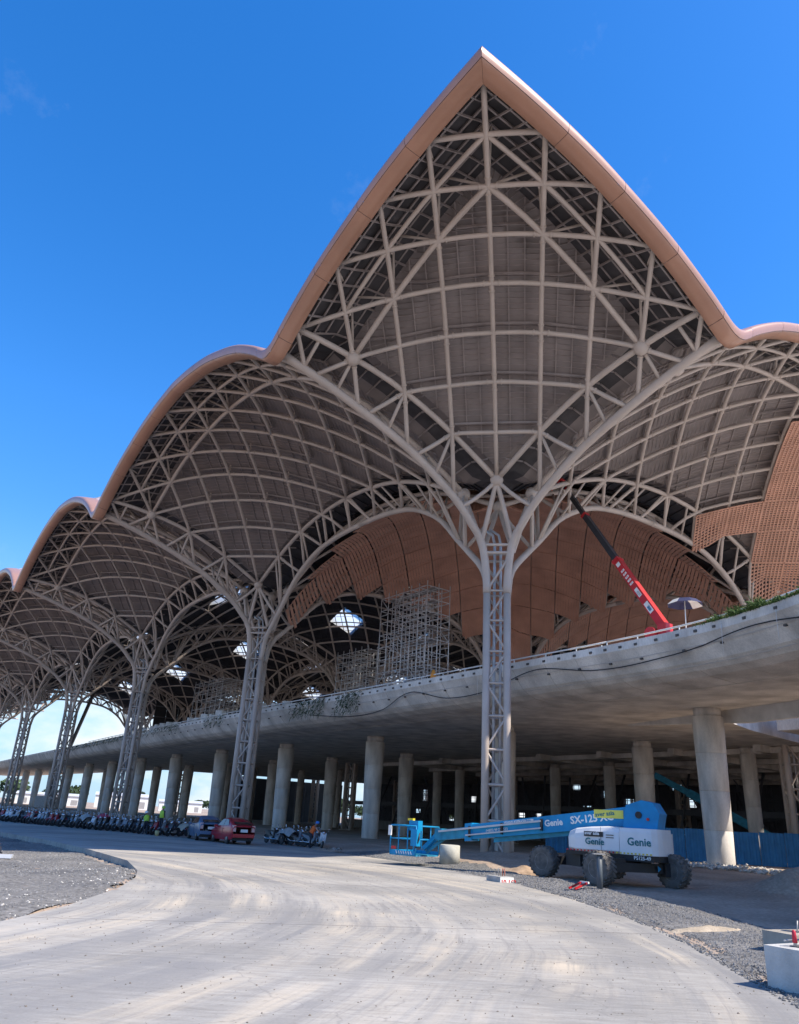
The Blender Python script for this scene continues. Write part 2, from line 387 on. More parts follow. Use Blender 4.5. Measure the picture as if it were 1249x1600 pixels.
def column_parts(outer):
    """four chords on the grid axes with braces between; outer = directions (x sign, y sign) whose rib runs to a free edge"""
    P = []; dirs = [(0, -1), (1, 0), (0, 1), (-1, 0)]
    d = .95
    for dx, dy in dirs:
        P.append(('chord', MB().tube([(dx * d, dy * d, -.4), (dx * d, dy * d, 8), (dx * d, dy * d, 16.6)], .235, 12).mesh('chord', STEEL)))
        tab = RIB_T if (dx, dy) in outer else ARCH_T
        pts = [(d, 16.5)]
        n = 26
        for i in range(n + 1):
            t = i / n; x = .95 + (18.0 - .95 - (.15 if (dx, dy) in outer else 0)) * t ** 1.7
            pts.append((x, catmull(tab, x)))
        pts = [p for i, p in enumerate(pts) if i == 0 or p[1] > pts[0][1] + .05]
        P.append(('main_rib', MB().tube([(dx * x, dy * x, zz) for x, zz in pts], .27 if (dx, dy) in outer else .235, 12).mesh('main_rib', STEEL)))
    lv = [0.3 + 2.05 * i for i in range(9)]
    for fi in range(4):
        (x0, y0), (x1, y1) = dirs[fi], dirs[(fi + 1) % 4]
        for i, zz in enumerate(lv):
            P.append(('strut', MB().tube([(x0 * d, y0 * d, zz), (x1 * d, y1 * d, zz)], .085, 6, False).mesh('strut', STEEL)))
            if i < len(lv) - 1:
                p, q = ((x0 * d, y0 * d, zz), (x1 * d, y1 * d, lv[i + 1])) if i % 2 else ((x1 * d, y1 * d, zz), (x0 * d, y0 * d, lv[i + 1]))
                P.append(('brace', MB().tube([p, q], .085, 6, False).mesh('brace', STEEL)))
        for zz, w_ in ((19.3, 1.36), (19.85, 1.42)):
            P.append(('tie_bar', MB().tube([(x0 * w_, y0 * w_, zz), (x1 * w_, y1 * w_, zz)], .11, 8, False).mesh('tie_bar', STEEL)))
        P.append(('brace', MB().tube([(x0 * d, y0 * d, 16.7), (x1 * 1.36, y1 * 1.36, 19.2)], .1, 6, False).mesh('brace', STEEL)))
        nx, ny = (x0 + x1) * C0, (y0 + y1) * C0
        for x_, y_ in ((x0, y0), (x1, y1)):
            P.append(('v_strut', MB().tube([(x_ * 1.5, y_ * 1.5, 20.0), (nx, ny, 24.0)], .17, 8, False).mesh('v_strut', STEEL)))
    for off in (-.13, .16):
        P.append(('downpipe', MB().tube([(off, -off, 0), (off, -off, 10), (off, -off, 20.2), (off - .1, -off + .1, 20.9), (off - .5, -off + .5, 21.3)], .1, 8).mesh('downpipe', GALV)))
    for dx, dy in dirs:
        P.append(('base_plate', MB().box((dx * d, dy * d, .1), (.8, .8, .35)).mesh('base_plate', CONC)))
    return P

def make_tree(i, j, kind, label, group, detail=1):
    o = thing('steel_tree', W(36 * i, 36 * j, GROUND_T), GRID_RZ, label, 'steel tree', group)
    outer = {'corner': [(-1, 0), (0, -1)], 'left': [(-1, 0)], 'right': [(0, -1)], 'inner': []}[kind]
    parts = list(cached(('col', kind), lambda: column_parts(outer)))
    for sb in (-1, 1):
        for sa in (-1, 1):
            eb = sb < 0 and kind in ('corner', 'left'); ea = sa < 0 and kind in ('corner', 'right')
            dt = 2 if (i, j) in ((0, 0), (1, 0), (0, 1)) and (eb or ea) else 1
            lit = (2 * i + sa, 2 * j + sb) not in ((1, 1), (1, -1), (-1, 1)) and not (2 * i + sa in (0, 1) and 2 * j + sb in (0, 1, 2, 3)) and (2 * i + sa, 2 * j + sb) != (1, 1)
            parts += cached((sb, sa, eb, ea, dt, lit), lambda: quad_parts(sb, sa, eb, ea, dt, lit))
    for nm, me in parts:
        c = place(nm, me, o)
        if nm in ('purlins', 'splice'): c['kind'] = 'stuff'
    return o
GROUND_T = 0.0
ordn = ['', 'second', 'third', 'fourth', 'fifth', 'sixth', 'seventh', 'eighth', 'ninth']
make_tree(0, 0, 'corner', 'corner steel tree under the pointed roof prow, nearest to the viewer', 'steel trees')
for i in range(1, 8):
    make_tree(i, 0, 'left', '%s steel tree from the roof prow in the row running left' % ordn[i + 0 if i else 0] if i > 1 else 'steel tree behind the red car, next left of the corner tree', 'steel trees')
make_tree(0, 1, 'right', 'steel tree at the right edge of the photo, partly cut off', 'steel trees')
for (i, j, lab) in ((1, 1, 'inner steel tree below the terracotta ceiling behind the corner tree'), (2, 1, 'inner steel tree behind the left scaffold tower'), (0, 2, 'inner steel tree on the right edge beyond the frame'),
                    (1, 2, 'far inner steel tree behind the terracotta vaults'), (2, 2, 'far inner steel tree behind the tall scaffold tower'),
                    (3, 1, 'inner steel tree seen between the second and third trees of the left row'), (4, 1, 'inner steel tree seen left of the third tree of the left row'), (5, 1, 'inner steel tree seen left of the fourth tree of the left row'),
                    (4, 2, 'inner steel tree at the far end of the dark hall'), (3, 3, 'hindmost inner steel tree seen left of the low scaffold tower'), (4, 3, 'hindmost inner steel tree at the far end of the dark hall'), (3, 2, 'deep inner steel tree in the dark hall behind the second tree'), (1, 3, 'deepest inner steel tree behind the corner tree'), (2, 3, 'deepest inner steel tree left of the tall scaffold tower')):
    make_tree(i, j, 'right' if i == 0 else 'inner', lab, 'steel trees')

# ------------------------------------------------------------------ terracotta cladding below the vaults
def fold(x): return abs(x - 36 * round(x / 36))
def vault_z(a, b):
    mi, ma = sorted((fold(a), fold(b)))
    if mi >= 6: return Gf(mi) + Gf(ma) - 24.07
    return lerp(catmull(ARCH_T, max(1.2, ma)) - .35, Gf(6) + Gf(max(6, ma)) - 24.07, (mi / 6) ** .8)
def clad_cell(o, ai, bi, s0, s1, d0, d1, zf, style, rnd):
    """one panel between lattice lines: s = a + b and d = a - b measured from a corner (ai, bi)"""
    def P(s, d, dz=0.0):
        a, b = ai[0] + ai[1] * (s + d) / 2, bi[0] + bi[1] * (s - d) / 2
        return W(a, b, zf(a, b) + dz)
    g = .06; s0 += g; s1 -= g; d0 += g; d1 -= g
    mb = MB()
    def strip(pts, wd, ht, up):
        for p, q in zip(pts, pts[1:]): mb.bar(p, q, wd, ht, up=up)
    sm, dm = (s0 + s1) / 2, (d0 + d1) / 2
    nv = (P(sm + .2, dm) - P(sm, dm)).cross(P(sm, dm + .2) - P(sm, dm)).normalized()
    if style == 'slat':
        n = 9
        for i in range(n):
            d = lerp(d0, d1, (i + .5) / n); strip([P(lerp(s0, s1, t / 2), d, -.45) for t in range(3)], (d1 - d0) / n / 1.414 * .985, .05, nv)
        for s in (s0 + .1, (s0 + s1) / 2, s1 - .1): strip([P(s, lerp(d0, d1, t / 2), -.38) for t in range(3)], .1, .06, nv)
    else:
        n = 13
        for i in range(n + 1): strip([P(lerp(s0, s1, i / n), lerp(d0, d1, t / 2), -.45) for t in range(3)], .15, .05, nv)
        n = 9
        for i in range(n + 1):
            d = lerp(d0, d1, i / n); strip([P(lerp(s0, s1, t / 2), d, -.47) for t in range(3)], .1, .09, nv)
    M = o.matrix_world.inverted() if False else None
    me = mb.mesh('cladding_panel', CLAD); ob = place('cladding_panel', me, o); ob.location = -Vector(o.location)
def ceiling(name, i, j, label, skip=lambda k, jj: False, far=-.4):
    o = thing(name, W(36 * i + 18, 36 * j + 18, 30), 0, label, 'ceiling cladding', 'terracotta ceilings')
    for k in range(0, 16):
        for jj in range(-8, 8):
            s0 = 2 * C0 + DL * k; d0 = DL * jj
            ok = True
            for s, d in ((s0, d0), (s0 + DL, d0), (s0, d0 + DL), (s0 + DL, d0 + DL)):
                a, b = (s + d) / 2, (s - d) / 2
                if not (C0 - .01 < a < 36 - far and C0 - .01 < b < 36 - far): ok = False
            if ok and not skip(k, jj): clad_cell(o, (36 * i, 1), (36 * j, 1), s0, s0 + DL, d0, d0 + DL, vault_z, 'slat', 0)
    return o
ceiling('ceiling_cladding', 0, 0, 'terracotta slatted ceiling vault behind the corner steel tree')
ceiling('ceiling_cladding', 0, 1, 'terracotta slatted ceiling vault farther right behind the red crane')
o = thing('perforated_cladding', W(-6, 34, 26), 0, 'perforated terracotta cladding hung below the roof at the right edge', 'cladding')
for k, j0, j1 in ((-1, -1, 0), (0, -1, 2), (1, -1, 3), (2, -3, 3), (3, -1, 3), (4, -1, 2), (5, -1, 1)):
    for jj in range(j0, j1 + 1):
        s0 = 2 * C0 + DL * k; clad_cell(o, (0, -1), (36, -1), s0, s0 + DL, DL * jj, DL * jj + DL, lambda a, b: surf(max(.0, -a), max(.0, 36 - b)), 'brick', 0)
# ------------------------------------------------------------------ ground, road, verge
ROAD_R = [(5.2, -8), (5.8, 4), (6.0, 12.3), (6.7, 18), (6.85, 23), (6.5, 27.7), (5.7, 33), (4.5, 37.3), (2.6, 42.5), (.24, 47.5), (-2.4, 51.6), (-4.6, 54.6)]
def wxy(a, b): p = W(a, b); return (p.x, p.y)
ROAD_L = [(-12, -8), (-9.5, 2), (-7.7, 9), (-6.9, 14.5), (-6.7, 18.5), (-7.0, 23), (-7.6, 26.5), (-8.35, 29.2), (-10.2, 34), (-13.8, 39.9), (-18.6, 46.8), (-24.6, 53.8), wxy(60, -23.6), wxy(330, -24)]
ROAD = ROAD_R + [wxy(16, -2.5), wxy(60, -1), wxy(330, -1)] + ROAD_L[::-1]
def seg_dist(p, poly):
    best = 1e9; sign = 1
    for (x0, y0), (x1, y1) in zip(poly, poly[1:]):
        dx, dy = x1 - x0, y1 - y0; t = max(0, min(1, ((p[0] - x0) * dx + (p[1] - y0) * dy) / (dx * dx + dy * dy)))
        ex, ey = p[0] - x0 - t * dx, p[1] - y0 - t * dy; d = math.hypot(ex, ey)
        if d < best: best = d; sign = 1 if dx * ey - dy * ex < 0 else -1
    return best * sign
def in_poly(x, y, poly):
    c = False; n = len(poly)
    for i in range(n):
        (x0, y0), (x1, y1) = poly[i], poly[i - 1]
        if (y0 > y) != (y1 > y) and x < (x1 - x0) * (y - y0) / (y1 - y0) + x0: c = not c
    return c
from mathutils import noise as mnoise
def nz2(x, y, s): return mnoise.noise(Vector((x * s, y * s, 3.7)))
def ab(x, y): d = Vector((x, y, 0)) - T0; return d.dot(U), d.dot(V)
def ground_z(x, y):
    a, b = ab(x, y)
    if y > 130 or abs(x) > 90 or y < -8: return -.05 if not (b > -10) else .2
    if in_poly(x, y, ROAD): return -.05 if y < 26 and min(abs(seg_dist((x, y), ROAD_R)), abs(seg_dist((x, y), ROAD_L))) < .8 else -.22
    sr = seg_dist((x, y), ROAD_R); z = 0.0
    if sr > 0 and y < 62:
        z += -.10 * (1 - smooth(0, .35, sr)) + .20 * math.exp(-((sr - 1.7) / .9) ** 2) * (.6 + .6 * nz2(x, y, .5)) * (1 - smooth(34, 44, y)) + .05 * smooth(1, 4, sr)
        z += .33 * smooth(-7, -1.5, b) * smooth(-14, -6, a) + .25 * smooth(5, 11, b) * (1 - smooth(-14, -6, a))
        z += (.07 * nz2(x, y, .7) + .05 * nz2(x, y, 1.9)) * smooth(2, 4, sr)
        z += .42 * math.exp(-((x - 16.5) / 2.4) ** 2 - ((y - 34.5) / 1.6) ** 2) + .5 * math.exp(-((x - 20) / 2.6) ** 2 - ((y - 40) / 1.4) ** 2) + .3 * math.exp(-((x - 8.6) / 4) ** 2 - ((y - 49) / 1.2) ** 2)
        return z
    if sr <= 0 and not in_poly(x, y, ROAD):
        sl = abs(seg_dist((x, y), ROAD_L))
        return -.03 * (1 - smooth(0, .6, sl)) + .01 + .11 * nz2(x, y, .35) + .05 * nz2(x, y, 1.1) - .28 * smooth(28.5, 33, y) * (1 - smooth(2, 9, sl) * .6)
    return .2
tx = [-4000, -1500, -600, -250, -120] + [-90 + 2 * i for i in range(30)] + [-30 + .5 * i for i in range(121)] + [31 + 1.5 * i for i in range(40)] + [100, 200, 500, 1500, 4000]
ty = [-600, -60, -8] + [-4 + 2 * i for i in range(6)] + [8 + .5 * i for i in range(104)] + [60 + 2 * i for i in range(36)] + [150, 250, 500, 1200, 4000]
gv = [(x, y, ground_z(x, y)) for y in ty for x in tx]; nx_ = len(tx)
gf = [(j * nx_ + i, j * nx_ + i + 1, (j + 1) * nx_ + i + 1, (j + 1) * nx_ + i) for j in range(len(ty) - 1) for i in range(nx_ - 1)]
DIRT = mat('site_dirt', (.45, .35, .27), .95, 0, .22, .35, .8, 6, col2=(.28, .215, .165), fine=.22)
GRAV = mat('grey_gravel', (.24, .228, .212), .9, 0, .3, .35, .9, 30, col2=(.125, .122, .12), fine=.45)
MB().add(gv, gf, True).build('ground', DIRT, kind='structure')

def sheet(name, poly, z, material, thick=0.0, **kw):
    bm = bmesh.new(); vs = [bm.verts.new((x, y, z)) for x, y in poly]; f = bm.faces.new(vs); f.normal_update()
    if f.normal.z < 0: f.normal_flip()
    if thick:
        r = bmesh.ops.extrude_face_region(bm, geom=[f]); 
        for e in r['geom']:
            if isinstance(e, bmesh.types.BMVert): e.co.z = z
        for v_ in vs: v_.co.z = z - thick
    bmesh.ops.triangulate(bm, faces=bm.faces[:]); bmesh.ops.recalc_face_normals(bm, faces=bm.faces[:])
    me = bpy.data.meshes.new(name); bm.to_mesh(me); bm.free(); me.materials.append(material); return place(name, me, **kw)
def road_mat():
    M = bpy.data.materials.new('road_concrete'); M.use_nodes = True; t = M.node_tree; n = t.nodes.new; l = t.links.new
    b = t.nodes['Principled BSDF']; b.inputs['Roughness'].default_value = .8; b.inputs['Specular IOR Level'].default_value = .3
    tcn = n('ShaderNodeTexCoord')
    def noise(scale, det, vec=None, rough=.55, dist=0):
        q = n('ShaderNodeTexNoise'); q.inputs['Scale'].default_value = scale; q.inputs['Detail'].default_value = det; q.inputs['Roughness'].default_value = rough; q.inputs['Distortion'].default_value = dist
        l(vec or tcn.outputs['Object'], q.inputs['Vector']); return q.outputs['Fac']
    def ramp(fac, p0, p1, c0=(0, 0, 0), c1=(1, 1, 1)):
        r_ = n('ShaderNodeValToRGB'); r_.color_ramp.elements[0].position = p0; r_.color_ramp.elements[1].position = p1
        r_.color_ramp.elements[0].color = (*c0, 1); r_.color_ramp.elements[1].color = (*c1, 1); l(fac, r_.inputs['Fac']); return r_.outputs[0]
    def mix(f, a, c, mode='MIX'):
        q = n('ShaderNodeMixRGB'); q.blend_type = mode
        for s_, v_ in zip(('Fac', 'Color1', 'Color2'), (f, a, c)):
            if isinstance(v_, tuple): q.inputs[s_].default_value = (*v_, 1)
            elif isinstance(v_, float): q.inputs[s_].default_value = v_
            else: l(v_, q.inputs[s_])
        return q.outputs[0]
    # wheel tracks: bands of constant distance from the bend's centre
    sub = n('ShaderNodeVectorMath'); sub.operation = 'DISTANCE'; sub.inputs[1].default_value = (-24.0, 19.0, 0); 
    wob = n('ShaderNodeTexNoise'); wob.inputs['Scale'].default_value = .12; l(tcn.outputs['Object'], wob.inputs['Vector'])
    l(tcn.outputs['Object'], sub.inputs[0])
    add = n('ShaderNodeMath'); add.operation = 'MULTIPLY_ADD'; l(wob.outputs['Fac'], add.inputs[0]); add.inputs[1].default_value = 1.3; l(sub.outputs['Value'], add.inputs[2])
    cmb = n('ShaderNodeCombineXYZ'); l(add.outputs[0], cmb.inputs[0])
    sepx = n('ShaderNodeSeparateXYZ'); l(tcn.outputs['Object'], sepx.inputs[0])
    my = n('ShaderNodeMath'); my.operation = 'MULTIPLY'; my.inputs[1].default_value = .035; l(sepx.outputs['Y'], my.inputs[0]); l(my.outputs[0], cmb.inputs[1])
    track = noise(.95, 8, cmb.outputs[0], .66)
    # broom finish: fine lines across the road
    mpn = n('ShaderNodeMapping'); mpn.inputs['Scale'].default_value = (.8, 5, 1); mpn.inputs['Rotation'].default_value = (0, 0, R(-8)); l(tcn.outputs['Object'], mpn.inputs['Vector'])
    broom = noise(1.6, 8, mpn.outputs[0], .7)
    base = mix(ramp(noise(.16, 6), .35, .68), (.31, .30, .28), (.55, .52, .47))
    base = mix(ramp(broom, .34, .66), mix(1.0, base, (.70, .69, .68), 'MULTIPLY'), base)
    sandm = n('ShaderNodeMath'); sandm.operation = 'MULTIPLY'; l(ramp(track, .48, .62), sandm.inputs[0]); l(ramp(noise(.19, 5, None, .6, .6),   .42, .62), sandm.inputs[1])
    base = mix(sandm.outputs[0], base, (.58, .50, .39))
    darkm = n('ShaderNodeMath'); darkm.operation = 'MULTIPLY'; l(ramp(track, .40, .50, (1, 1, 1), (0, 0, 0)), darkm.inputs[0]); l(ramp(noise(.22, 6, None, .6), .40, .58), darkm.inputs[1])
    base = mix(darkm.outputs[0], base, (.25, .245, .24))
    scuff = n('ShaderNodeMath'); scuff.operation = 'MULTIPLY'; l(ramp(noise(5.5, 7, cmb.outputs[0], .7), .5, .62), scuff.inputs[0]); l(ramp(noise(.35, 4), .4, .6), scuff.inputs[1])
    sc2 = n('ShaderNodeMath'); sc2.operation = 'MULTIPLY'; sc2.inputs[1].default_value = .75; l(scuff.outputs[0], sc2.inputs[0])
    base = mix(sc2.outputs[0], base, (.25, .24, .23))
    crk = n('ShaderNodeTexVoronoi'); crk.feature = 'DISTANCE_TO_EDGE'; crk.inputs['Scale'].default_value = .28; crk.inputs['Randomness'].default_value = 1.0
    wv = n('ShaderNodeVectorMath'); wv.operation = 'ADD'; wn = n('ShaderNodeTexNoise'); wn.inputs['Scale'].default_value = 1.2; wn.inputs['Detail'].default_value = 6; l(tcn.outputs['Object'], wn.inputs['Vector']); l(tcn.outputs['Object'], wv.inputs[0]); l(wn.outputs['Color'], wv.inputs[1]); l(wv.outputs[0], crk.inputs['Vector'])
    base = mix(ramp(crk.outputs['Distance'], .0, .006, (.45, .45, .45), (0, 0, 0)), base, (.2, .19, .18))
    base = mix(ramp(noise(26, 4), .35, .7), mix(1.0, base, (.9, .9, .9), 'MULTIPLY'), base)
    base = mix(ramp(noise(9, 5), .62, .72), base, mix(1.0, base, (.8, .79, .77), 'MULTIPLY'))
    l(base, b.inputs['Base Color'])
    bp = n('ShaderNodeBump'); bp.inputs['Strength'].default_value = .35; bp.inputs['Distance'].default_value = .02; l(broom, bp.inputs['Height']); l(bp.outputs[0], b.inputs['Normal'])
    return M
RDM = road_mat()
bv = {}; bf = []; bvl = []
def bvert(i, j):
    if (i, j) not in bv: x, y = i * .4, j * .4; bv[(i, j)] = len(bvl); bvl.append((x, y, ground_z(x, y) + .012))
    return bv[(i, j)]
for i in range(-85, 32):
    for j in range(20, 140):
        x, y = i * .4 + .2, j * .4 + .2; sr = seg_dist((x, y), ROAD_R)
        if in_poly(x, y, ROAD): continue
        if (sr > 0 and x > -4 and sr < 2.9 + .5 * nz2(x, y, .6) and y < 53) or (sr < 0 and y > 6 and abs(seg_dist((x, y), ROAD_L)) < 26): bf.append((bvert(i, j), bvert(i + 1, j), bvert(i + 1, j + 1), bvert(i, j + 1)))
MB().add(bvl, bf, True).build('gravel_bed', GRAV, kind='structure')
sheet('road', ROAD, 0.0, RDM, .4, kind='structure')
JOINT = mat('slab_joint', (.16, .155, .15), .9)
jb = 0
for p, q in (((-6.6, 16.5), (6.5, 19.6)), ((-7.6, 27.5), (6.6, 28.6)), ((-13, 38.5), (3.6, 40.6))):
    MB().bar((*p, .0), (*q, .0), .014, .006).build('slab_joint', JOINT, bpy.data.objects['road'])

def stones(name, pts, sizes, material, label, parent=None):
    mb = MB(); rr = random.Random(5)
    for (x, y, z), s in zip(pts, sizes):
        ax, ay, az = s * rr.uniform(.6, 1.2), s * rr.uniform(.6, 1.2), s * rr.uniform(.45, .9); an = rr.uniform(0, 6.3); c, sn = math.cos(an), math.sin(an)
        v = [(ax, 0, 0), (0, ay, 0), (-ax, 0, 0), (0, -ay, 0), (ax * .2, ay * .2, az), (-ax * .1, 0, -az)]
        v = [(x + c * p - sn * q + rr.uniform(-.2, .2) * s, y + sn * p + c * q + rr.uniform(-.2, .2) * s, z + w_) for p, q, w_ in v]
        mb.add(v, [(0, 1, 4), (1, 2, 4), (2, 3, 4), (3, 0, 4), (1, 0, 5), (2, 1, 5), (3, 2, 5), (0, 3, 5)])
    return mb.build(name, material, parent, label=label, cat=None, kind='stuff')
STONE = mat('crushed_stone', (.26, .255, .25), .85, 0, .3, 9, col2=(.09, .09, .09), fine=.4)
STONEW = mat('pale_crushed_stone', (.66, .63, .58), .85, 0, .2, 9, col2=(.42, .39, .34))
rr = random.Random(11); P1 = []; S1 = []; P2 = []; S2 = []
while len(P1) < 24000:
    y = 9 + 42 * rr.random() ** 1.25; x = rr.uniform(-3, 14)
    s = seg_dist((x, y), ROAD_R)
    if not (-.15 < s < 3.4 - .6 * (y > 33)) : continue
    if s > 2.2 and rr.random() < (s - 2.2): continue
    if y > 19.5 and y < 21.3 and rr.random() < .7: continue
    P1.append((x, y, max(ground_z(x, y), .0 if s < .1 else -9) + .01)); S1.append(rr.uniform(.014, .04) * (1 + (y > 25) * .35))
while len(P2) < 22000:
    y = 13 + 36 * rr.random() ** 1.3; x = -6.5 - 24 * rr.random() ** 1.2
    if in_poly(x, y, ROAD) or seg_dist((x, y), ROAD_R) > 0: continue
    P2.append((x, y, ground_z(x, y) + .01)); S2.append(rr.uniform(.013, .036) * (1 + (y > 25) * .4))
stones('gravel_verge', P1, S1, STONE, 'grey crushed gravel heaped along the right side of the road')
stones('gravel_island', P2, S2, STONE, 'grey gravel filling the island left of the road')
P3 = []; S3 = []
while len(P3) < 260:
    t = rr.random()
    if rr.random() < .6:
        i = rr.choice([3, 4, 5, 6, 7]); (x0, y0), (x1, y1) = ROAD_L[i], ROAD_L[i + 1]; q = rr.random(); x = lerp(x0, x1, q) - abs(rr.gauss(0, 1.1)) - .05; y = lerp(y0, y1, q) + rr.gauss(0, .2)
    else:
        yy = rr.choice([17.5, 23.5, 26.5, 34.0]); y = yy + rr.gauss(0, .22); x = -8 - rr.random() * 9
    if in_poly(x, y, ROAD): continue
    P3.append((x, y, ground_z(x, y) + .015)); S3.append(rr.uniform(.015, .04))
stones('pale_rubble', P3, S3, STONEW, 'white crushed stone scattered along the edge of the gravel island')
P4 = []; S4 = []
for _ in range(900):
    a, b = -7 + rr.gauss(0, 3.2), 11.8 + rr.gauss(0, .8); p = W(a, b); P4.append((p.x, p.y, ground_z(p.x, p.y) + .05 + .2 * abs(rr.gauss(0, .5)))); S4.append(rr.uniform(.05, .17))
stones('pale_rubble', P4, S4, STONEW, 'pale rubble heaped round the foot of the nearest concrete pier')
P5 = []; S5 = []
for _ in range(4200): P5.append((rr.uniform(-9, 6.3), rr.uniform(8, 45), .004)); S5.append(rr.choice([.005, .006, .008, .01, .012, .018]))
P5 = [p for p in P5 if in_poly(p[0], p[1], ROAD)]
stones('road_grit', P5, S5, mat('grit', (.2, .17, .14), .9), 'small dark grit scattered over the concrete road')
SANDM = mat('yellow_sand', (.55, .45, .33), .95, 0, .2, 3, .6, 20, fine=.15)
def mound(name, x, y, rx, ry, h, material, label, cat='heap', seed=1, rz=0.0, n=22):
    mb = MB(); v = []; f = []
    for j in range(9):
        rr_ = j / 8
        for i in range(n):
            an = 2 * math.pi * i / n; k = 1 + .25 * nz2(math.cos(an) * 2 + seed, math.sin(an) * 2, .9)
            lx, ly = rx * rr_ * k * math.cos(an), ry * rr_ * k * math.sin(an); px, py = x + lx * math.cos(rz) - ly * math.sin(rz), y + lx * math.sin(rz) + ly * math.cos(rz)
            v.append((px, py, ground_z(px, py) - .03 + h * (1 - smooth(0, 1, rr_)) * (1 + .5 * nz2(px + seed, py, 1.5)) + (.03 * nz2(px, py, 5) if j < 8 else -.03)))
    for j in range(8):
        for i in range(n): f.append((j * n + i, (j + 1) * n + i, (j + 1) * n + (i + 1) % n, j * n + (i + 1) % n))
    return mb.add(v, f, True).build(name, material, label=label, cat=cat)
mound('sand_patch', 7.75, 20.2, 1.4, .55, .1, SANDM, 'yellow sandy patch between the gravel and the foundation block', 'sand', 3)
mound('sand_patch', 6.8, 39.2, 1.6, .7, .35, mat('orange_sand', (.45, .32, .22), .95, 0, .2, 3, .5, 20), 'orange sand heap behind the numbered marker block', 'sand', 5)
mound('dirt_mound', 17.6, 33.6, 3.2, 1.5, .85, DIRT, 'low dark dirt mound at the right edge beyond the boom lift', 'mound', 8)
mound('dirt_mound', 20.6, 61.0, 1.7, 1.2, 1.1, DIRT, 'dirt heap in front of the blue fence behind the boom lift', 'mound', 9)

# ------------------------------------------------------------------ elevated deck
DECK = [(-66, -40), (-52, -24), (-42, -14.5), (-34, -8.4), (-28, -4.7), (-22, -1.5), (-18, .3), (-14, 1.45), (-8, 2.15), (0, 2.4), (10, 2.6), (22, 3.1), (38, 3.4), (54, 3.6), (70, 4.2), (87, 5.0), (108, 6.2), (130, 7.5), (160, 8.9), (190, 10.4), (250, 14), (320, 18)]
SEC = [(.55, 12.28), (.55, 12.47), (.22, 12.5), (0.0, 12.48), (-.02, 12.02), (.12, 11.86), (.5, 11.34), (.95, 10.84), (1.5, 10.5), (2.2, 10.3), (4.4, 10.15)]
def resample(poly, st):
    out_ = []
    for (p, q) in zip(poly, poly[1:]):
        n = max(1, int(math.dist(p, q) / st)); out_ += [(lerp(p[0], q[0], i / n), lerp(p[1], q[1], i / n)) for i in range(n)]
    return out_ + [poly[-1]]
def chaikin(poly):
    o_ = [poly[0]]
    for p, q in zip(poly, poly[1:]): o_ += [(lerp(p[0], q[0], .25), lerp(p[1], q[1], .25)), (lerp(p[0], q[0], .75), lerp(p[1], q[1], .75))]
    return o_ + [poly[-1]]
DP = resample(chaikin(chaikin(DECK)), 1.6)
def deck_norm(i, P=DP):
    p, q = P[max(0, i - 1)], P[min(len(P) - 1, i + 1)]; d = Vector((q[0] - p[0], q[1] - p[1])).normalized(); return (-d.y, d.x)
deck = thing('elevated_deck', W(0, 6, 10.15), 0, 'curved concrete drop-off deck carried on round piers', 'elevated road')
def dk(name, mb, mt, **kw): ob = mb.build(name, mt, deck, **kw); ob.location = -Vector(deck.location); return ob
v = []; f = []; k = len(SEC)
for i, (a, b) in enumerate(DP):
    n_ = deck_norm(i)
    for o_, z in SEC: p = W(a + n_[0] * o_, b + n_[1] * o_, z); v.append(p)
for i in range(len(DP) - 1):
    for j in range(k - 1): f.append((i * k + j, i * k + j + 1, (i + 1) * k + j + 1, (i + 1) * k + j))
dk('edge_beam', MB().add(v, f, False), CONCD)
v = []; f = []
for i, (a, b) in enumerate(DP):
    n_ = deck_norm(i); bi = 16.2 if a < -4 else (lerp(16.2, 84, (a + 4) / 8) if a < 4 else (84 if a < 130 else (34 if a > 150 else lerp(84, 34, (a - 130) / 20))))
    e = W(a + n_[0] * .55, b + n_[1] * .55, 12.28); s = W(a + n_[0] * 4.4, b + n_[1] * 4.4, 10.15)
    v += [e, W(a, bi, 12.28), s, W(a, bi, 10.15)]
for i in range(len(DP) - 1):
    q = i * 4; f += [(q, q + 4, q + 5, q + 1), (q + 2, q + 3, q + 7, q + 6), (q + 1, q + 5, q + 7, q + 3)]
dk('slab', MB().add(v, f, False), CONCD)
v = [W(-70, 26, 10.2), W(-4.4, 26, 10.2), W(-4.4, 84, 10.2), W(-70, 84, 10.2), W(-70, 26, 12.24), W(-4.4, 26, 12.24), W(-4.4, 84, 12.24), W(-70, 84, 12.24)]
dk('hall_slab', MB().add(v, [(3, 2, 1, 0), (4, 5, 6, 7), (0, 1, 5, 4), (1, 2, 6, 5), (2, 3, 7, 6), (3, 0, 4, 7)]), CONCD)
# the lower slab whose pale edge shows right of the nearest pier
LS = [(3.2, 17.3), (-3, 15.5), (-9, 13.9), (-14, 12.6), (-20, 11), (-30, 8.5), (-42, 5)]
v = []; f = []
for i, (a, b) in enumerate(LS):
    h = .1 + .85 * min(1, i / 2.0); v += [W(a, b, 10.17), W(a + .05, b + .15, 10.15 - h), W(a + .1, b + .5, 10.15 - h)]
for i in range(len(LS) - 1): q = i * 3; f += [(q, q + 1, q + 4, q + 3), (q + 1, q + 2, q + 5, q + 4)]
dk('lower_slab', MB().add(v, f), mat('fresh_concrete', (.58, .57, .55), .8, 0, .12, 1.2, .2, 20))
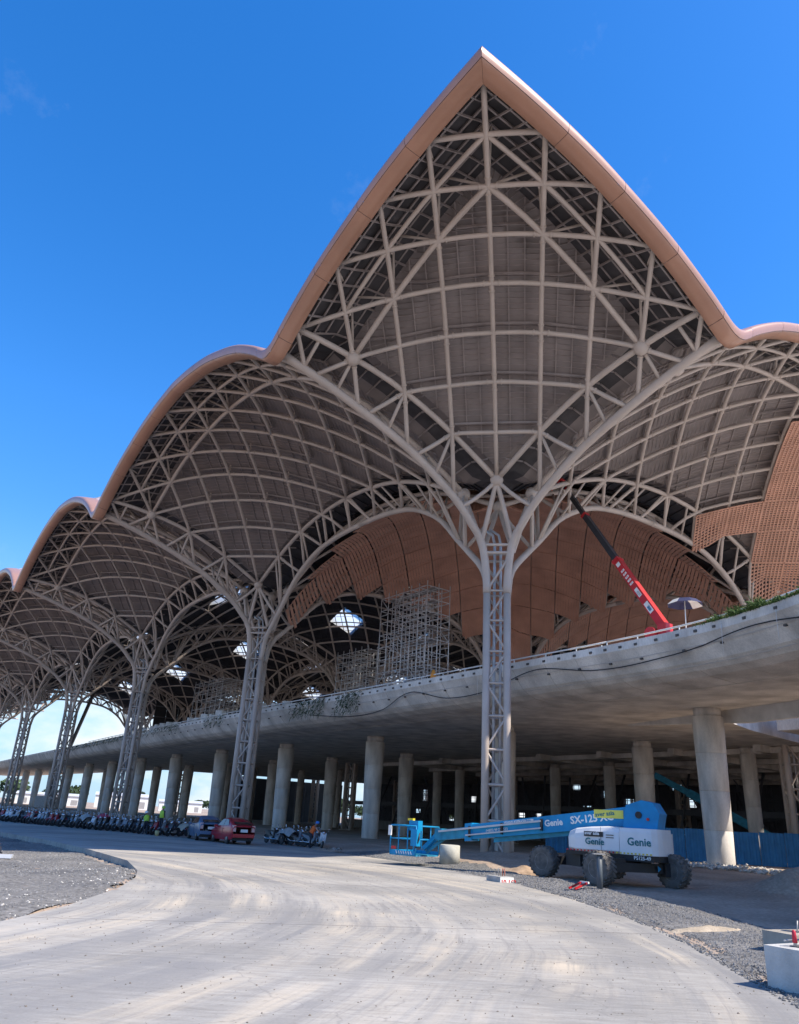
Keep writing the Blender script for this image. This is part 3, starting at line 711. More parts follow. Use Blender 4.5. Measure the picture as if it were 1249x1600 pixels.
# pockets cast into the edge, a white rail and its brackets on top
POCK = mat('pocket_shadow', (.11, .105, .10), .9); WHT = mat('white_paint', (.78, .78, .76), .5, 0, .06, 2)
FINE = resample(chaikin(DECK), 1.15)
for i, (a, b) in enumerate(FINE):
    if a < -30 or a > 75: continue
    n_ = deck_norm(i, FINE)
    ang = math.atan2((U * -n_[1] + V * n_[0]).y, 1)
    d0 = W(a - n_[0] * .05, b - n_[1] * .05, 12.2); tdir = (U * n_[1] - V * n_[0]); tdir = Vector((tdir.x, tdir.y, 0)).normalized()
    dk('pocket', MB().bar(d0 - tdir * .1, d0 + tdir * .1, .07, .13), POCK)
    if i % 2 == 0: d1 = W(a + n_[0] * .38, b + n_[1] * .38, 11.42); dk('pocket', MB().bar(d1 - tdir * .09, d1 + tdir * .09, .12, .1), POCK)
FORM = mat('formwork_line', (.54, .50, .45), .9)
for i, (a, b) in enumerate(FINE):
    if i % 2 or a < -30 or a > 90: continue
    n_ = deck_norm(i, FINE); pts = [W(a + n_[0] * (o_ - .004), b + n_[1] * (o_ - .004), z - .004) for o_, z in SEC[4:]]
    mbj = MB()
    for p, q in zip(pts, pts[1:]): mbj.bar(p, q, .03, .012, up=(U * n_[0] * 0 + V))
    dk('formwork_joint', mbj, FORM)
for o_, z in ((.3, 11.52), (1.1, 10.7), (4.3, 10.14)):
    mbj = MB(); pts = [W(a + deck_norm(i, FINE)[0] * (o_ - .02), b + deck_norm(i, FINE)[1] * (o_ - .02), z - .012) for i, (a, b) in enumerate(FINE) if -32 < a < 110]
    for p, q in zip(pts, pts[1:]): mbj.bar(p, q, .02, .022)
    dk('pour_line', mbj, FORM)
RL = [(a, b) for a, b in FINE if -26 < a < 120]
rpts = [W(a + .15 * deck_norm(i, RL)[0], b + .15 * deck_norm(i, RL)[1], 12.72) for i, (a, b) in enumerate(RL)]
for s_ in range(0, len(rpts) - 1, 6):
    dk('rail', MB().tube(rpts[s_:s_ + 7], .05, 6), WHT)
for i in range(0, len(rpts), 2): dk('rail_post', MB().tube([rpts[i] - Vector((0, 0, .25)), rpts[i]], .04, 5), WHT)
# soffit coffers behind (waffle ribs seen beyond the piers at right)
for i in range(9):
    dk('soffit_beam', MB().bar(W(-16 + 9 * i, 34 if i > 1 else 38, 9.85), W(-16 + 9 * i, 80, 9.85), .7, .6), CONCD)
for i in range(5):
    dk('soffit_beam', MB().bar(W(-26, 36 + 10 * i, 9.8), W(64, 36 + 10 * i, 9.8), .8, .5), CONCD)

# ------------------------------------------------------------------ piers
def pier(a, b, r0, r1, label, z0=.0, zt=10.2, lean=0.0):
    p = W(a, b); o = thing('concrete_pier', (p.x, p.y, z0), 0, label, 'pier', 'round concrete piers under the deck')
    h = zt - z0; n = 4
    for i in range(n):
        za, zb = h * .94 * i / n - (.5 if i == 0 else 0), h * .94 * (i + 1) / n; ra, rb = lerp(r0, r1, max(0, za) / h), lerp(r0, r1, zb / h)
        MB().lathe([(ra - .015, za + .002), (ra, za + .02), (rb, zb - .02), (rb - .015, zb - .002)], 28).build('pier_lift', CONC, o)
    MB().lathe([(r1 * .86, h * .94), (r1 * .86, h - .02)], 28).build('collar', CONC, o)
    MB().box((r0 * .3, -r0 * .5, .3), (.05, .9, .05)).build('tie_hole', POCK, o)
    return o
ow = ['nearest round pier at right, lit by the sun at its foot', 'round pier half hidden behind the corner steel tree', 'free-standing round pier between red car and boom lift', 'round pier rising behind the motorbikes right of the red car',
      'round pier above the red car, behind the second steel tree', 'front-row pier fifth from the viewer', 'front-row pier sixth from the viewer', 'front-row pier seventh from the viewer', 'front-row pier eighth from the viewer', 'front-row pier ninth from the viewer', 'front-row pier tenth from the viewer', 'front-row pier eleventh from the viewer', 'front-row pier twelfth from the viewer']
for i, lb in enumerate(ow): a = -6.5 + 19.55 * i; pier(a, 13.2 + max(0, (a - 70) * .04), .82, 1.02, lb, .18)
o2 = ['second-row pier above the counterweight of the boom lift', 'second-row pier hidden mostly by the corner steel tree', 'second-row pier right of the free-standing pier', 'second-row pier left of the free-standing pier', 'second-row pier fifth from the right', 'second-row pier sixth from the right', 'second-row pier seventh from the right', 'second-row pier eighth from the right', 'second-row pier ninth from the right', 'second-row pier tenth from the right', 'second-row pier eleventh from the right']
for i, lb in enumerate(o2): pier(9.9 + 18.4 * i, 28, .8, .98, lb, .2)
for a, b, lb in ((27.6, 45, 'slim third-row pier right of centre'), (36.5, 45, 'slim third-row pier just right of the corner steel tree'), (55.7, 45, 'slim third-row pier left of the corner steel tree'), (63.5, 47, 'slim third-row pier behind the boom lift basket'),
                 (4.1, 36, 'pier behind the blue fence at right'), (78, 45, 'dim third-row pier behind the bikes'), (90, 45, 'dim third-row pier farther left behind the bikes'), (104, 45, 'dim third-row pier farthest left')):
    pier(a, b, .62, .72, lb, .2)

# ------------------------------------------------------------------ hall behind and under the deck
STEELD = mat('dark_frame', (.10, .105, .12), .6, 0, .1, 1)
hall = thing('glazed_wall', W(60, 82, 0), 0, 'dark framed glazing at the back of the hall under the deck', 'glazed wall')
def hl(name, mb, mt): ob = mb.build(name, mt, hall); ob.location = -Vector(hall.location); return ob
rr = random.Random(3)
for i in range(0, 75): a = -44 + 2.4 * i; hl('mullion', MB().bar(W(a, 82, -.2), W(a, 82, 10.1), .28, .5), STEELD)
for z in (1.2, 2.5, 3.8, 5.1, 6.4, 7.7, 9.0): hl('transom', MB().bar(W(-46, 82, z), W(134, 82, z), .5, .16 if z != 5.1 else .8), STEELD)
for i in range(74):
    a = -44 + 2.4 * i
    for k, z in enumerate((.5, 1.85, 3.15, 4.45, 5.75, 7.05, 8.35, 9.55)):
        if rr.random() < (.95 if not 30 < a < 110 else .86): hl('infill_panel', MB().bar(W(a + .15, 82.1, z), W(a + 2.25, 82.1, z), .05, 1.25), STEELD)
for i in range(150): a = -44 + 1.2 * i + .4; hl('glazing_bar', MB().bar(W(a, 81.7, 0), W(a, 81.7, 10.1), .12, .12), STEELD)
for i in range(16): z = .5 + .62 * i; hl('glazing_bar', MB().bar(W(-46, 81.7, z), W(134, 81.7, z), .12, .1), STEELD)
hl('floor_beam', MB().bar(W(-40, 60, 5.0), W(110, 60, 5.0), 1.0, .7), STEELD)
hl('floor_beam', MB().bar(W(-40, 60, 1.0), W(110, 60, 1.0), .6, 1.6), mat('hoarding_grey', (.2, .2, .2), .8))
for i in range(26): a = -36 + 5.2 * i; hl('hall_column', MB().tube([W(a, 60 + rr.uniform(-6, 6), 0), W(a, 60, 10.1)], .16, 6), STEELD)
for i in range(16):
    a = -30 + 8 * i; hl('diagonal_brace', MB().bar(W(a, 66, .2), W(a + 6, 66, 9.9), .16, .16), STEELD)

SHADEW = mat('shade_wall_dark', (.03, .033, .04), .6, 0, .2, .5)
# added dark cross walls that block the sky gap and stand for the hall's gloom
ew = thing('shade_wall', W(150, 56, 0), 0, 'added dark framed wall standing in for hall shade beyond the second steel tree', 'wall')
def we(name, mb, mt): ob = mb.build(name, mt, ew); ob.location = -Vector(ew.location); return ob
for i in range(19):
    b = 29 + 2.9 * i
    we('wall_panel', MB().bar(W(150, b + .06, 20.1), W(150, b + 2.84, 20.1), .3, 15.6), SHADEW)
    if b > 44: we('wall_panel', MB().bar(W(150, b + .06, 4.8), W(150, b + 2.84, 4.8), .3, 10.4), SHADEW)
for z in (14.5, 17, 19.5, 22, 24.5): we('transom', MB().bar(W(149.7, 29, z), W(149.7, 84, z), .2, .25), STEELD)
# ------------------------------------------------------------------ shared materials for things
BLUE = mat('lift_blue', (.008, .26, .52), .45, 0, .1, 2, spec=.28); BLUED = mat('lift_blue_dusty', (.02, .26, .43), .6, 0, .2, 3)
COWL = mat('cowl_white', (.72, .73, .74), .35, 0, .04, 2, spec=.5); BLACK = mat('black_paint', (.022, .022, .024), .5, 0, .2, 3)
TYRE = mat('dusty_tyre', (.17, .155, .14), .9, 0, .3, 4, .3, 30, col2=(.08, .075, .07)); RIMG = mat('grey_rim', (.42, .41, .40), .5, .2, .15, 5)
RED = mat('crane_red', (.55, .025, .03), .4, 0, .1, 2); YEL = mat('yellow', (.8, .62, .05), .5); TEAL = mat('teal_letters', (.01, .17, .2), .5); CHROME = mat('chrome', (.7, .7, .72), .15, .9)
GLASS = mat('dark_glass', (.02, .025, .03), .08, 0, .05, 2, spec=.8); RUBBER = mat('black_plastic', (.03, .03, .032), .55); SKINM = mat('skin', (.32, .17, .11), .6)
ORANGE = mat('hi_vis_orange', (.85, .16, .03), .7); LIME = mat('hi_vis_lime', (.5, .75, .08), .7); CLOTHD = mat('dark_cloth', (.03, .035, .05), .9); HELM = mat('blue_helmet', (.05, .2, .55), .35)
def text_mesh(s, size, material, depth=.004, bold=0.0, spacing=1.0):
    c = bpy.data.curves.new('t', 'FONT'); c.body = s; c.size = size; c.extrude = depth; c.offset = bold; c.space_character = spacing; c.resolution_u = 2
    c.align_x = 'LEFT'; c.align_y = 'BOTTOM'
    t = bpy.data.objects.new('t', c); C.objects.link(t); dg = bpy.context.evaluated_depsgraph_get(); me = bpy.data.meshes.new_from_object(t.evaluated_get(dg)); bpy.data.objects.remove(t)
    me.materials.clear(); me.materials.append(material); return me
def lettering(s, size, material, parent, loc, xdir, up, bold=0.0, spacing=1.0, name='lettering'):
    x = Vector(xdir).normalized(); z = Vector(up); z = (z - x * z.dot(x)).normalized(); n = x.cross(z)
    me = text_mesh(s, size, material, .004, bold, spacing); o = place(name, me, parent)
    M = Matrix((x, z, n)).transposed().to_4x4(); M.translation = loc; o.matrix_local = M; return o
def rbox(mb, c, d, r, seg=3, M=None):       # box with rounded vertical edges
    x, y = d[0] / 2 - r, d[1] / 2 - r; poly = []
    for cx, cy, a0 in ((x, y, 0), (-x, y, 90), (-x, -y, 180), (x, -y, 270)):
        for i in range(seg + 1): an = R(a0 + 90 * i / seg); poly.append((cx + r * math.cos(an), cy + r * math.sin(an)))
    MM = Matrix.Translation((c[0], c[1], c[2] - d[2] / 2))
    return mb.prism(poly, MM if M is None else M @ MM, d[2])
XY = lambda y0: Matrix(((1, 0, 0, 0), (0, 0, -1, y0), (0, 1, 0, 0), (0, 0, 0, 1)))   # polygon in x,z ; extrudes towards -y from y0

# ------------------------------------------------------------------ the boom lift
def tyre_mesh(r, wd, lugs=22):
    mb = MB(); rim = r * .52
    M = Matrix.Rotation(R(90), 4, 'X')
    mb.lathe([(rim, -wd * .42), (r * .8, -wd / 2), (r * .93, -wd * .46), (r * .955, -wd * .3), (r * .955, wd * .3), (r * .93, wd * .46), (r * .8, wd / 2), (rim, wd * .42)], 28, M)
    for i in range(lugs):
        for sd in (-1, 1):
            an = 2 * math.pi * (i + (.5 if sd > 0 else 0)) / lugs; an2 = an + .22
            p = Vector((math.cos(an) * r * .955, sd * wd * .5, math.sin(an) * r * .955)); q = Vector((math.cos(an2) * r * .96, sd * wd * .02, math.sin(an2) * r * .965))
            mb.bar(p, q, .09, .055, up=(math.cos(an), 0, math.sin(an)))
    return mb.mesh('tyre', TYRE)
def rim_mesh(r, wd):
    M = Matrix.Rotation(R(90), 4, 'X'); mb = MB()
    mb.lathe([(r * .2, -wd * .1), (r * .24, -wd * .36), (r * .3, -wd * .2), (r * .46, -wd * .22), (r * .53, -wd * .44), (r * .53, wd * .44), (r * .46, wd * .22), (r * .3, wd * .2), (r * .24, wd * .36), (r * .2, wd * .1)], 24, M)
    for i in range(10):
        an = 2 * math.pi * i / 10
        for sd in (-1, 1): mb.box((math.cos(an) * r * .34, sd * wd * .22, math.sin(an) * r * .34), (.05, .05, .05))
    return mb.mesh('rim', RIMG)
lift = thing('boom_lift', (9.85, 36.1, .06), math.atan2(.625, -.78), 'blue and white telescopic boom lift parked on dirt beside the road', 'boom lift')
LR = math.atan2(.625, -.78); CH = math.atan2(-.95, .30) - LR
CM = Matrix.Rotation(CH, 4, 'Z')
def cpart(name, mb, mt): o = place(name, mb.mesh(name, mt), lift); o.rotation_euler = (0, 0, CH); return o
tm, rm_ = tyre_mesh(.66, .56), rim_mesh(.66, .56)
for sx, sy, st in ((-2.25, -1.78, 12), (2.25, -1.78, -22), (2.25, 1.78, -25), (-2.25, 1.78, 14)):
    p = CM @ Vector((sx, sy, .66)); wh = bpy.data.objects.new('wheel', None); C.objects.link(wh); wh.parent = lift; wh.location = p; wh.rotation_euler = (0, 0, math.atan2(-.76, .65) - LR + R(st) * .25)
    place('tyre', tm, wh); place('rim', rm_, wh)
mb = MB(); rbox(mb, (0, 0, .86), (3.5, 1.15, .5), .1); cpart('chassis_frame', mb, BLACK)
for sx in (-2.0, 2.0):
    mb = MB(); mb.box((sx, 0, .74), (.42, 3.0, .34)); mb.box((sx * .86, .62, .86), (.6, .5, .42)); mb.box((sx * .86, -.62, .86), (.6, .5, .42)); cpart('axle', mb, BLACK)
    for sy in (-1.45, 1.45): cpart('steering_knuckle', MB().box((sx * 1.08, sy, .7), (.34, .3, .5)), BLACK)
mb = MB(); mb.box((.75, -1.0, .84), (1.15, .5, .56)); cpart('tool_box', mb, RUBBER)
mb = MB(); mb.box((-.65, -1.0, .84), (1.2, .5, .5)); cpart('tank_box', mb, RUBBER)
cpart('hazard_decal', MB().prism([(0, 0), (.2, .14), (0, .28)], CM.inverted() @ Matrix.Translation((0, 0, 0)) @ CM @ Matrix(((0, 0, 1, 2.32), (1, 0, 0, -1.28), (0, 1, 0, .62), (0, 0, 0, 1))), .01), YEL)
cpart('hazard_decal', MB().prism([(0, 0), (.16, .12), (0, .24)], Matrix(((0, 0, 1, 2.32), (1, 0, 0, .95), (0, 1, 0, .62), (0, 0, 0, 1))), .01), BLUE)
mb = MB(); mb.lathe([(.75, 1.0), (.75, 1.28)], 24); place('turntable_ring', mb.mesh('turntable_ring', BLACK), lift)
# superstructure: local +x towards the basket, +y towards the road
def cowl(sy):
    s = []
    st = [(1.38, .10, 1.34, 1.92), (1.3, .2, 1.26, 2.02), (.9, .3, 1.22, 2.14), (.2, .34, 1.22, 2.22), (-.6, .36, 1.22, 2.27), (-1.15, .36, 1.22, 2.25)]
    v = []; f = []
    for x, wd, z0, z1 in st:
        y0 = .5; y1 = .5 + wd * 2.05
        ring = [(y0, z0), (y1 - .1, z0), (y1, z0 + .1), (y1, z0 + .5), (y1 - .03, z1 - .22), (y1 - .14, z1 - .05), (y1 - .3, z1), (y0, z1)]
        v += [(x, sy * y, z) for y, z in ring]
    k = 8
    for i in range(len(st) - 1):
        for j in range(k): f.append((i * k + j, i * k + (j + 1) % k, (i + 1) * k + (j + 1) % k, (i + 1) * k + j))
    f += [tuple(range(k)), tuple(range(5 * k, 6 * k))]
    mb = MB().add(v, f, False); o = place('engine_cowl', mb.mesh('engine_cowl', COWL), lift); return o
cw = cowl(1); cowl(-1)
mb = MB(); poly = [(-1.17, 1.24), (-1.17, -1.24), (-2.3, -1.24), (-2.52, -1.16), (-2.68, -.9), (-2.74, -.5), (-2.74, .5), (-2.68, .9), (-2.52, 1.16), (-2.3, 1.24)]
mb.prism(poly, Matrix.Translation((0, 0, 1.22)), .88)
top = [(x * .985, y * .9) for x, y in poly]; mb.prism(top, Matrix.Translation((0, 0, 2.10)), .14); cwt = place('counterweight', mb.mesh('counterweight', COWL), lift)
mb = MB(); mb.prism([(x * 1.0, y * .985) for x, y in poly], Matrix.Translation((0, 0, .98)), .235); place('counterweight_base', mb.mesh('counterweight_base', BLACK), lift)
mb = MB(); mb.box((.1, 0, 1.15), (2.5, 2.2, .14)); place('deck_plate', mb.mesh('deck_plate', BLACK), lift)
for i in range(24):      # hazard chequer along the lower edge
    x = 1.2 - .16 * i
    place('hazard_stripe', MB().box((x, 1.247, 1.265), (.08, .012, .055)).mesh('hazard_stripe', RED if x > -.9 else YEL), cwt if x < -1.2 else cw)
place('door_line', MB().box((-.35, 1.243, 1.75), (.012, .01, .95)).mesh('door_line', BLACK), cw)
for z in (1.92, 1.82): place('vent_slot', MB().box((-.75, 1.243, z), (.34, .012, .03)).mesh('vent_slot', BLACK), cw)
lettering('Genie', .36, TEAL, cw, (.38, 1.245, 1.45), (-1, 0, 0), (0, 0, 1), .008)
place('sticker', MB().box((-.02, 1.243, 1.93), (.86, .012, .2)).mesh('sticker', RUBBER), cw)
lettering('aver asia', .19, WHT, cw, (.38, 1.252, 1.865), (-1, 0, 0), (0, 0, 1), .006)
lettering('Genie', .42, TEAL, cwt, (-1.5, 1.252, 1.5), (-1, 0, 0), (0, 0, 1), .01)
lettering('PS125-49', .19, WHT, cwt, (-1.75, 1.235, 1.01), (-1, 0, 0), (0, 0, 1), .004)
# boom: root head, outer tube, inner tube
mb = MB(); mb.prism([(-2.5, 2.2), (-2.66, 2.85), (-2.4, 3.28), (-1.9, 3.38), (-1.2, 3.16), (-1.0, 2.2)], XY(.43), .86); root = place('boom_root', mb.mesh('boom_root', BLUE), lift)
place('pivot_pin', MB().lathe([(.14, 0), (.14, .06)], 14, Matrix.Translation((-1.75, .43, 2.78)) @ Matrix.Rotation(R(-90), 4, 'X')).mesh('pivot_pin', BLACK), root)
place('pivot_pin', MB().lathe([(.06, 0), (.06, .06)], 10, Matrix.Translation((-2.15, .43, 2.62)) @ Matrix.Rotation(R(-90), 4, 'X')).mesh('pivot_pin', RED), root)
def bz(x): return lerp(2.72, 1.42, (x + 1.3) / 10.2)      # boom axis height along x
def beam(name, x0, x1, h0, h1, wd, mt, yc=0.0, dz=0.0):
    v = []
    for x, h in ((x0, h0), (x1, h1)): v += [(x, yc - wd / 2, bz(x) - h / 2 + dz), (x, yc + wd / 2, bz(x) - h / 2 + dz), (x, yc + wd / 2, bz(x) + h / 2 + dz), (x, yc - wd / 2, bz(x) + h / 2 + dz)]
    return place(name, MB().add(v, [(3, 2, 1, 0), (4, 5, 6, 7), (0, 1, 5, 4), (1, 2, 6, 5), (2, 3, 7, 6), (3, 0, 4, 7)]).mesh(name, mt), lift)
bo = beam('boom_outer_tube', -1.3, 7.0, .78, .66, .62, BLUE)
beam('boom_inner_tube', 6.95, 8.9, .50, .46, .48, BLUED)
beam('boom_collar', 6.7, 7.1, .80, .80, .7, BLUE)
beam('lift_cylinder', .6, 5.6, .2, .2, .2, BLUED, 0, -.46)
beam('cable_track', 2.9, 8.6, .08, .08, .08, mat('cable_grey', (.55, .55, .55), .5), .42, .16)
beam('cable_track', 2.9, 7.0, .06, .06, .08, MATS['cable_grey'], .42, -.14)
for x in (2.9, 5.0, 6.8): place('hose_clamp', MB().box((x, .37, bz(x)), (.09, .14, .5)).mesh('hose_clamp', BLACK), bo)
bdir = Vector((-1, 0, (bz(0) - bz(1)))).normalized()
lettering('Genie', .38, WHT, bo, (2.75, .318, bz(2.75) - .16), bdir, (0, 0, 1), .012)
lettering('SX-125 XC', .44, WHT, bo, (1.45, .318, bz(1.45) - .17), bdir, (0, 0, 1), .012)
p = bz(-.2); place('yellow_panel', MB().box((-.35, .318, bz(-.35) + .17), (1.35, .014, .34)).mesh('yellow_panel', mat('pale_yellow', (.75, .70, .12), .5)), bo)
lettering('aver asia', .26, TEAL, bo, (.26, .328, bz(.26) + .06), bdir, (0, 0, 1), .006)
lettering('WWW.AVERASIA.COM', .16, WHT, bo, (4.9, .322, bz(4.9) + .16), bdir, (0, 0, 1), .002, .95)
lettering('(+855) 99 225 523', .17, WHT, bo, (5.9, .322, bz(5.9) - .12), bdir, (0, 0, 1), .002, .95)
# jib and basket
mb = MB(); mb.bar((8.7, .16, 1.62), (9.7, .16, .75), .1, .2); mb.bar((8.7, -.16, 1.62), (9.7, -.16, .75), .1, .2); place('jib_arm', mb.mesh('jib_arm', BLUE), lift)
place('jib_arm', MB().bar((8.5, 0, 1.3), (9.6, 0, .6), .12, .14).mesh('jib_arm', BLUED), lift)
place('jib_knuckle', MB().box((8.75, 0, 1.5), (.42, .5, .5)).mesh('jib_knuckle', BLUED), lift)
bk = bpy.data.objects.new('basket', None); C.objects.link(bk); bk.parent = lift; bk.location = (10.5, 0, .36); bk.scale = (.95, .95, 1.12); bk.rotation_euler = (0, 0, 0)
X0, X1, Y0, Y1 = -.95, .75, -1.1, 1.0
for z, r in ((1.28, .036), (.72, .026)):
    for p, q in (((X0, Y0), (X1, Y0)), ((X1, Y0), (X1, Y1)), ((X1, Y1), (X0, Y1)), ((X0, Y1), (X0, Y0))): place('guard_rail', MB().tube([(*p, z), (*q, z)], r, 6).mesh('guard_rail', BLUE), bk)
for x in (X0, -.4, .2, X1):
    for y in (Y0, Y1): place('stanchion', MB().tube([(x, y, .05), (x, y, 1.28)], .032, 6).mesh('stanchion', BLUE), bk)
place('floor', MB().box((-.1, -.05, .06), (1.7, 2.1, .06)).mesh('floor', BLUED), bk)
for p, q in (((X0, Y1), (X1, Y1)), ((X1, Y0), (X1, Y1)), ((X0, Y0), (X1, Y0))): place('kick_plate', MB().bar((*p, .16), (*q, .16), .02, .16).mesh('kick_plate', BLUE), bk)
for i in range(7): place('hazard_stripe', MB().bar((-.7 + .16 * i, Y1 + .016, .1), (-.62 + .16 * i, Y1 + .016, .22), .01, .05).mesh('hazard_stripe', WHT), bk)
place('control_box', MB().box((-.72, .75, 1.3), (.6, .4, .42)).mesh('control_box', BLUE), bk)
place('control_box_lamp', MB().box((-.45, .8, 1.55), (.34, .2, .1)).mesh('control_box_lamp', YEL), bk)
place('power_unit', MB().box((-.85, .9, .8), (.4, .35, .7)).mesh('power_unit', BLUE), bk)
place('hose_bundle', MB().tube([(-.98, .75, 1.1), (-1.1, .95, .75), (-.95, 1.0, .4), (-.75, .9, .6), (-.85, .8, 1.0)], .05, 6).mesh('hose_bundle', BLACK), bk)
place('red_tag', MB().box((.5, Y1 + .02, .34), (.3, .02, .12)).mesh('red_tag', RED), bk)
place('rag', MB().box((X1 + .03, Y1 + .03, 1.05), (.16, .12, .42)).mesh('rag', WHT), bk)

# ------------------------------------------------------------------ cars
def loft(st, name, mt, parent, smooth_=True):
    v = []; f = []; k = len(st[0]);
    for r_ in st: v += r_
    for i in range(len(st) - 1):
        for j in range(k - 1): f.append((i * k + j, (i + 1) * k + j, (i + 1) * k + j + 1, i * k + j + 1))
    return place(name, MB().add(v, f, smooth_).mesh(name, mt), parent)
def car(loc, rz, paint, label, nm='parked_car'):
    o = thing(nm, loc, rz, label, 'car')
    st = [(2.2, .42, .55, .60, .72), (2.12, .26, .62, .70, .82), (1.6, .22, .78, .82, .86), (1.05, .22, .9, .95, .87), (.55, .22, .95, 1.26, .87), (.1, .22, .96, 1.45, .87), (-.5, .22, .98, 1.49, .87), (-1.1, .22, 1.0, 1.42, .87), (-1.7, .24, 1.02, 1.22, .86), (-2.0, .28, 1.02, 1.12, .84), (-2.18, .36, .95, 1.05, .80), (-2.22, .45, .9, .98, .78)]
    rings = []
    for x, zb, belt, roof, hw in st:
        rw = hw * (.70 if roof - belt > .2 else .9)
        rings.append([(x, -hw * .93, zb), (x, -hw, zb + .2), (x, -hw, belt - .08), (x, -hw * .96, belt), (x, -rw, roof - .03), (x, -rw * .6, roof), (x, 0, roof + .015), (x, rw * .6, roof), (x, rw, roof - .03), (x, hw * .96, belt), (x, hw, belt - .08), (x, hw, zb + .2), (x, hw * .93, zb)])
    loft(rings, 'body', paint, o)
    place('underbody', MB().box((0, 0, .3), (4.1, 1.5, .16)).mesh('underbody', RUBBER), o)
    def win(name, pts, mt=GLASS): return place(name, MB().add(pts, [tuple(range(len(pts)))]).mesh(name, mt), o)
    for s in (-1, 1):
        def P(x, z, i=0): 
            hw = .87; t = (z - .97) / .5; return (x, s * (lerp(hw * .965, hw * .705, max(0, min(1, t))) + .012), z)
        win('side_window', [P(.62, 1.0), P(.12, 1.38), P(-.42, 1.41), P(-.42, 1.02)][::s]); win('side_window', [P(-.48, 1.02), P(-.48, 1.41), P(-1.0, 1.36), P(-1.35, 1.06)][::s])
        place('door_line', MB().box((-.45, s * .875, .65), (.014, .012, .62)).mesh('door_line', RUBBER), o)
        place('door_handle', MB().box((-.6, s * .885, .85), (.18, .03, .035)).mesh('door_handle', paint), o)
        place('wing_mirror', MB().box((.62, s * .98, .98), (.14, .2, .14)).mesh('wing_mirror', paint), o)
        place('tail_light', MB().box((-2.08, s * .68, .9), (.2, .22, .36)).mesh('tail_light', mat('tail_lamp', (.75, .45, .42), .2)), o)
        place('headlight', MB().box((2.0, s * .62, .66), (.3, .3, .16)).mesh('headlight', CHROME), o)
        for x in (1.35, -1.32):
            wh = bpy.data.objects.new('wheel', None); C.objects.link(wh); wh.parent = o; wh.location = (x, s * .76, .31)
            M = Matrix.Rotation(R(90), 4, 'X')
            place('tyre', cached('ct', lambda: MB().lathe([(.2, -.1), (.3, -.1), (.315, -.06), (.315, .06), (.3, .1), (.2, .1)], 20, M).mesh('tyre', RUBBER)), wh)
            place('rim', cached('cr', lambda: MB().lathe([(.05, -.105), (.2, -.09), (.21, .09), (.05, .105)], 14, M).mesh('rim', RIMG)), wh)
    win('rear_window', [(-1.62, -.56, 1.275), (-1.62, .56, 1.275), (-2.02, .6, 1.14), (-2.02, -.6, 1.14)][::-1]); win('rear_window', [(-2.1, -.6, 1.105), (-2.1, .6, 1.105), (-2.235, .58, .97), (-2.235, -.58, .97)][::-1])
    win('windscreen', [(1.0, -.68, .99), (1.0, .68, .99), (.16, .52, 1.445), (.16, -.52, 1.445)])
    place('number_plate', MB().box((-2.245, 0, .78), (.02, .5, .16)).mesh('number_plate', WHT), o)
    place('rear_bumper', MB().box((-2.16, 0, .5), (.2, 1.5, .2)).mesh('rear_bumper', paint), o)
    o.scale = (1, 1, 1.1)
    return o
REDP = mat('metallic_red', (.42, .02, .035), .25, .1, .05, 2, spec=.6); BLUP = mat('slate_blue_paint', (.10, .17, .27), .3, .1, .05, 2)
car((-10.3, 57.2, 0.0), R(121), REDP, 'red hatchback parked in front of the motorbikes')
car((-12.9, 60.4, 0.0), R(114), BLUP, 'slate blue car half hidden behind the red hatchback')

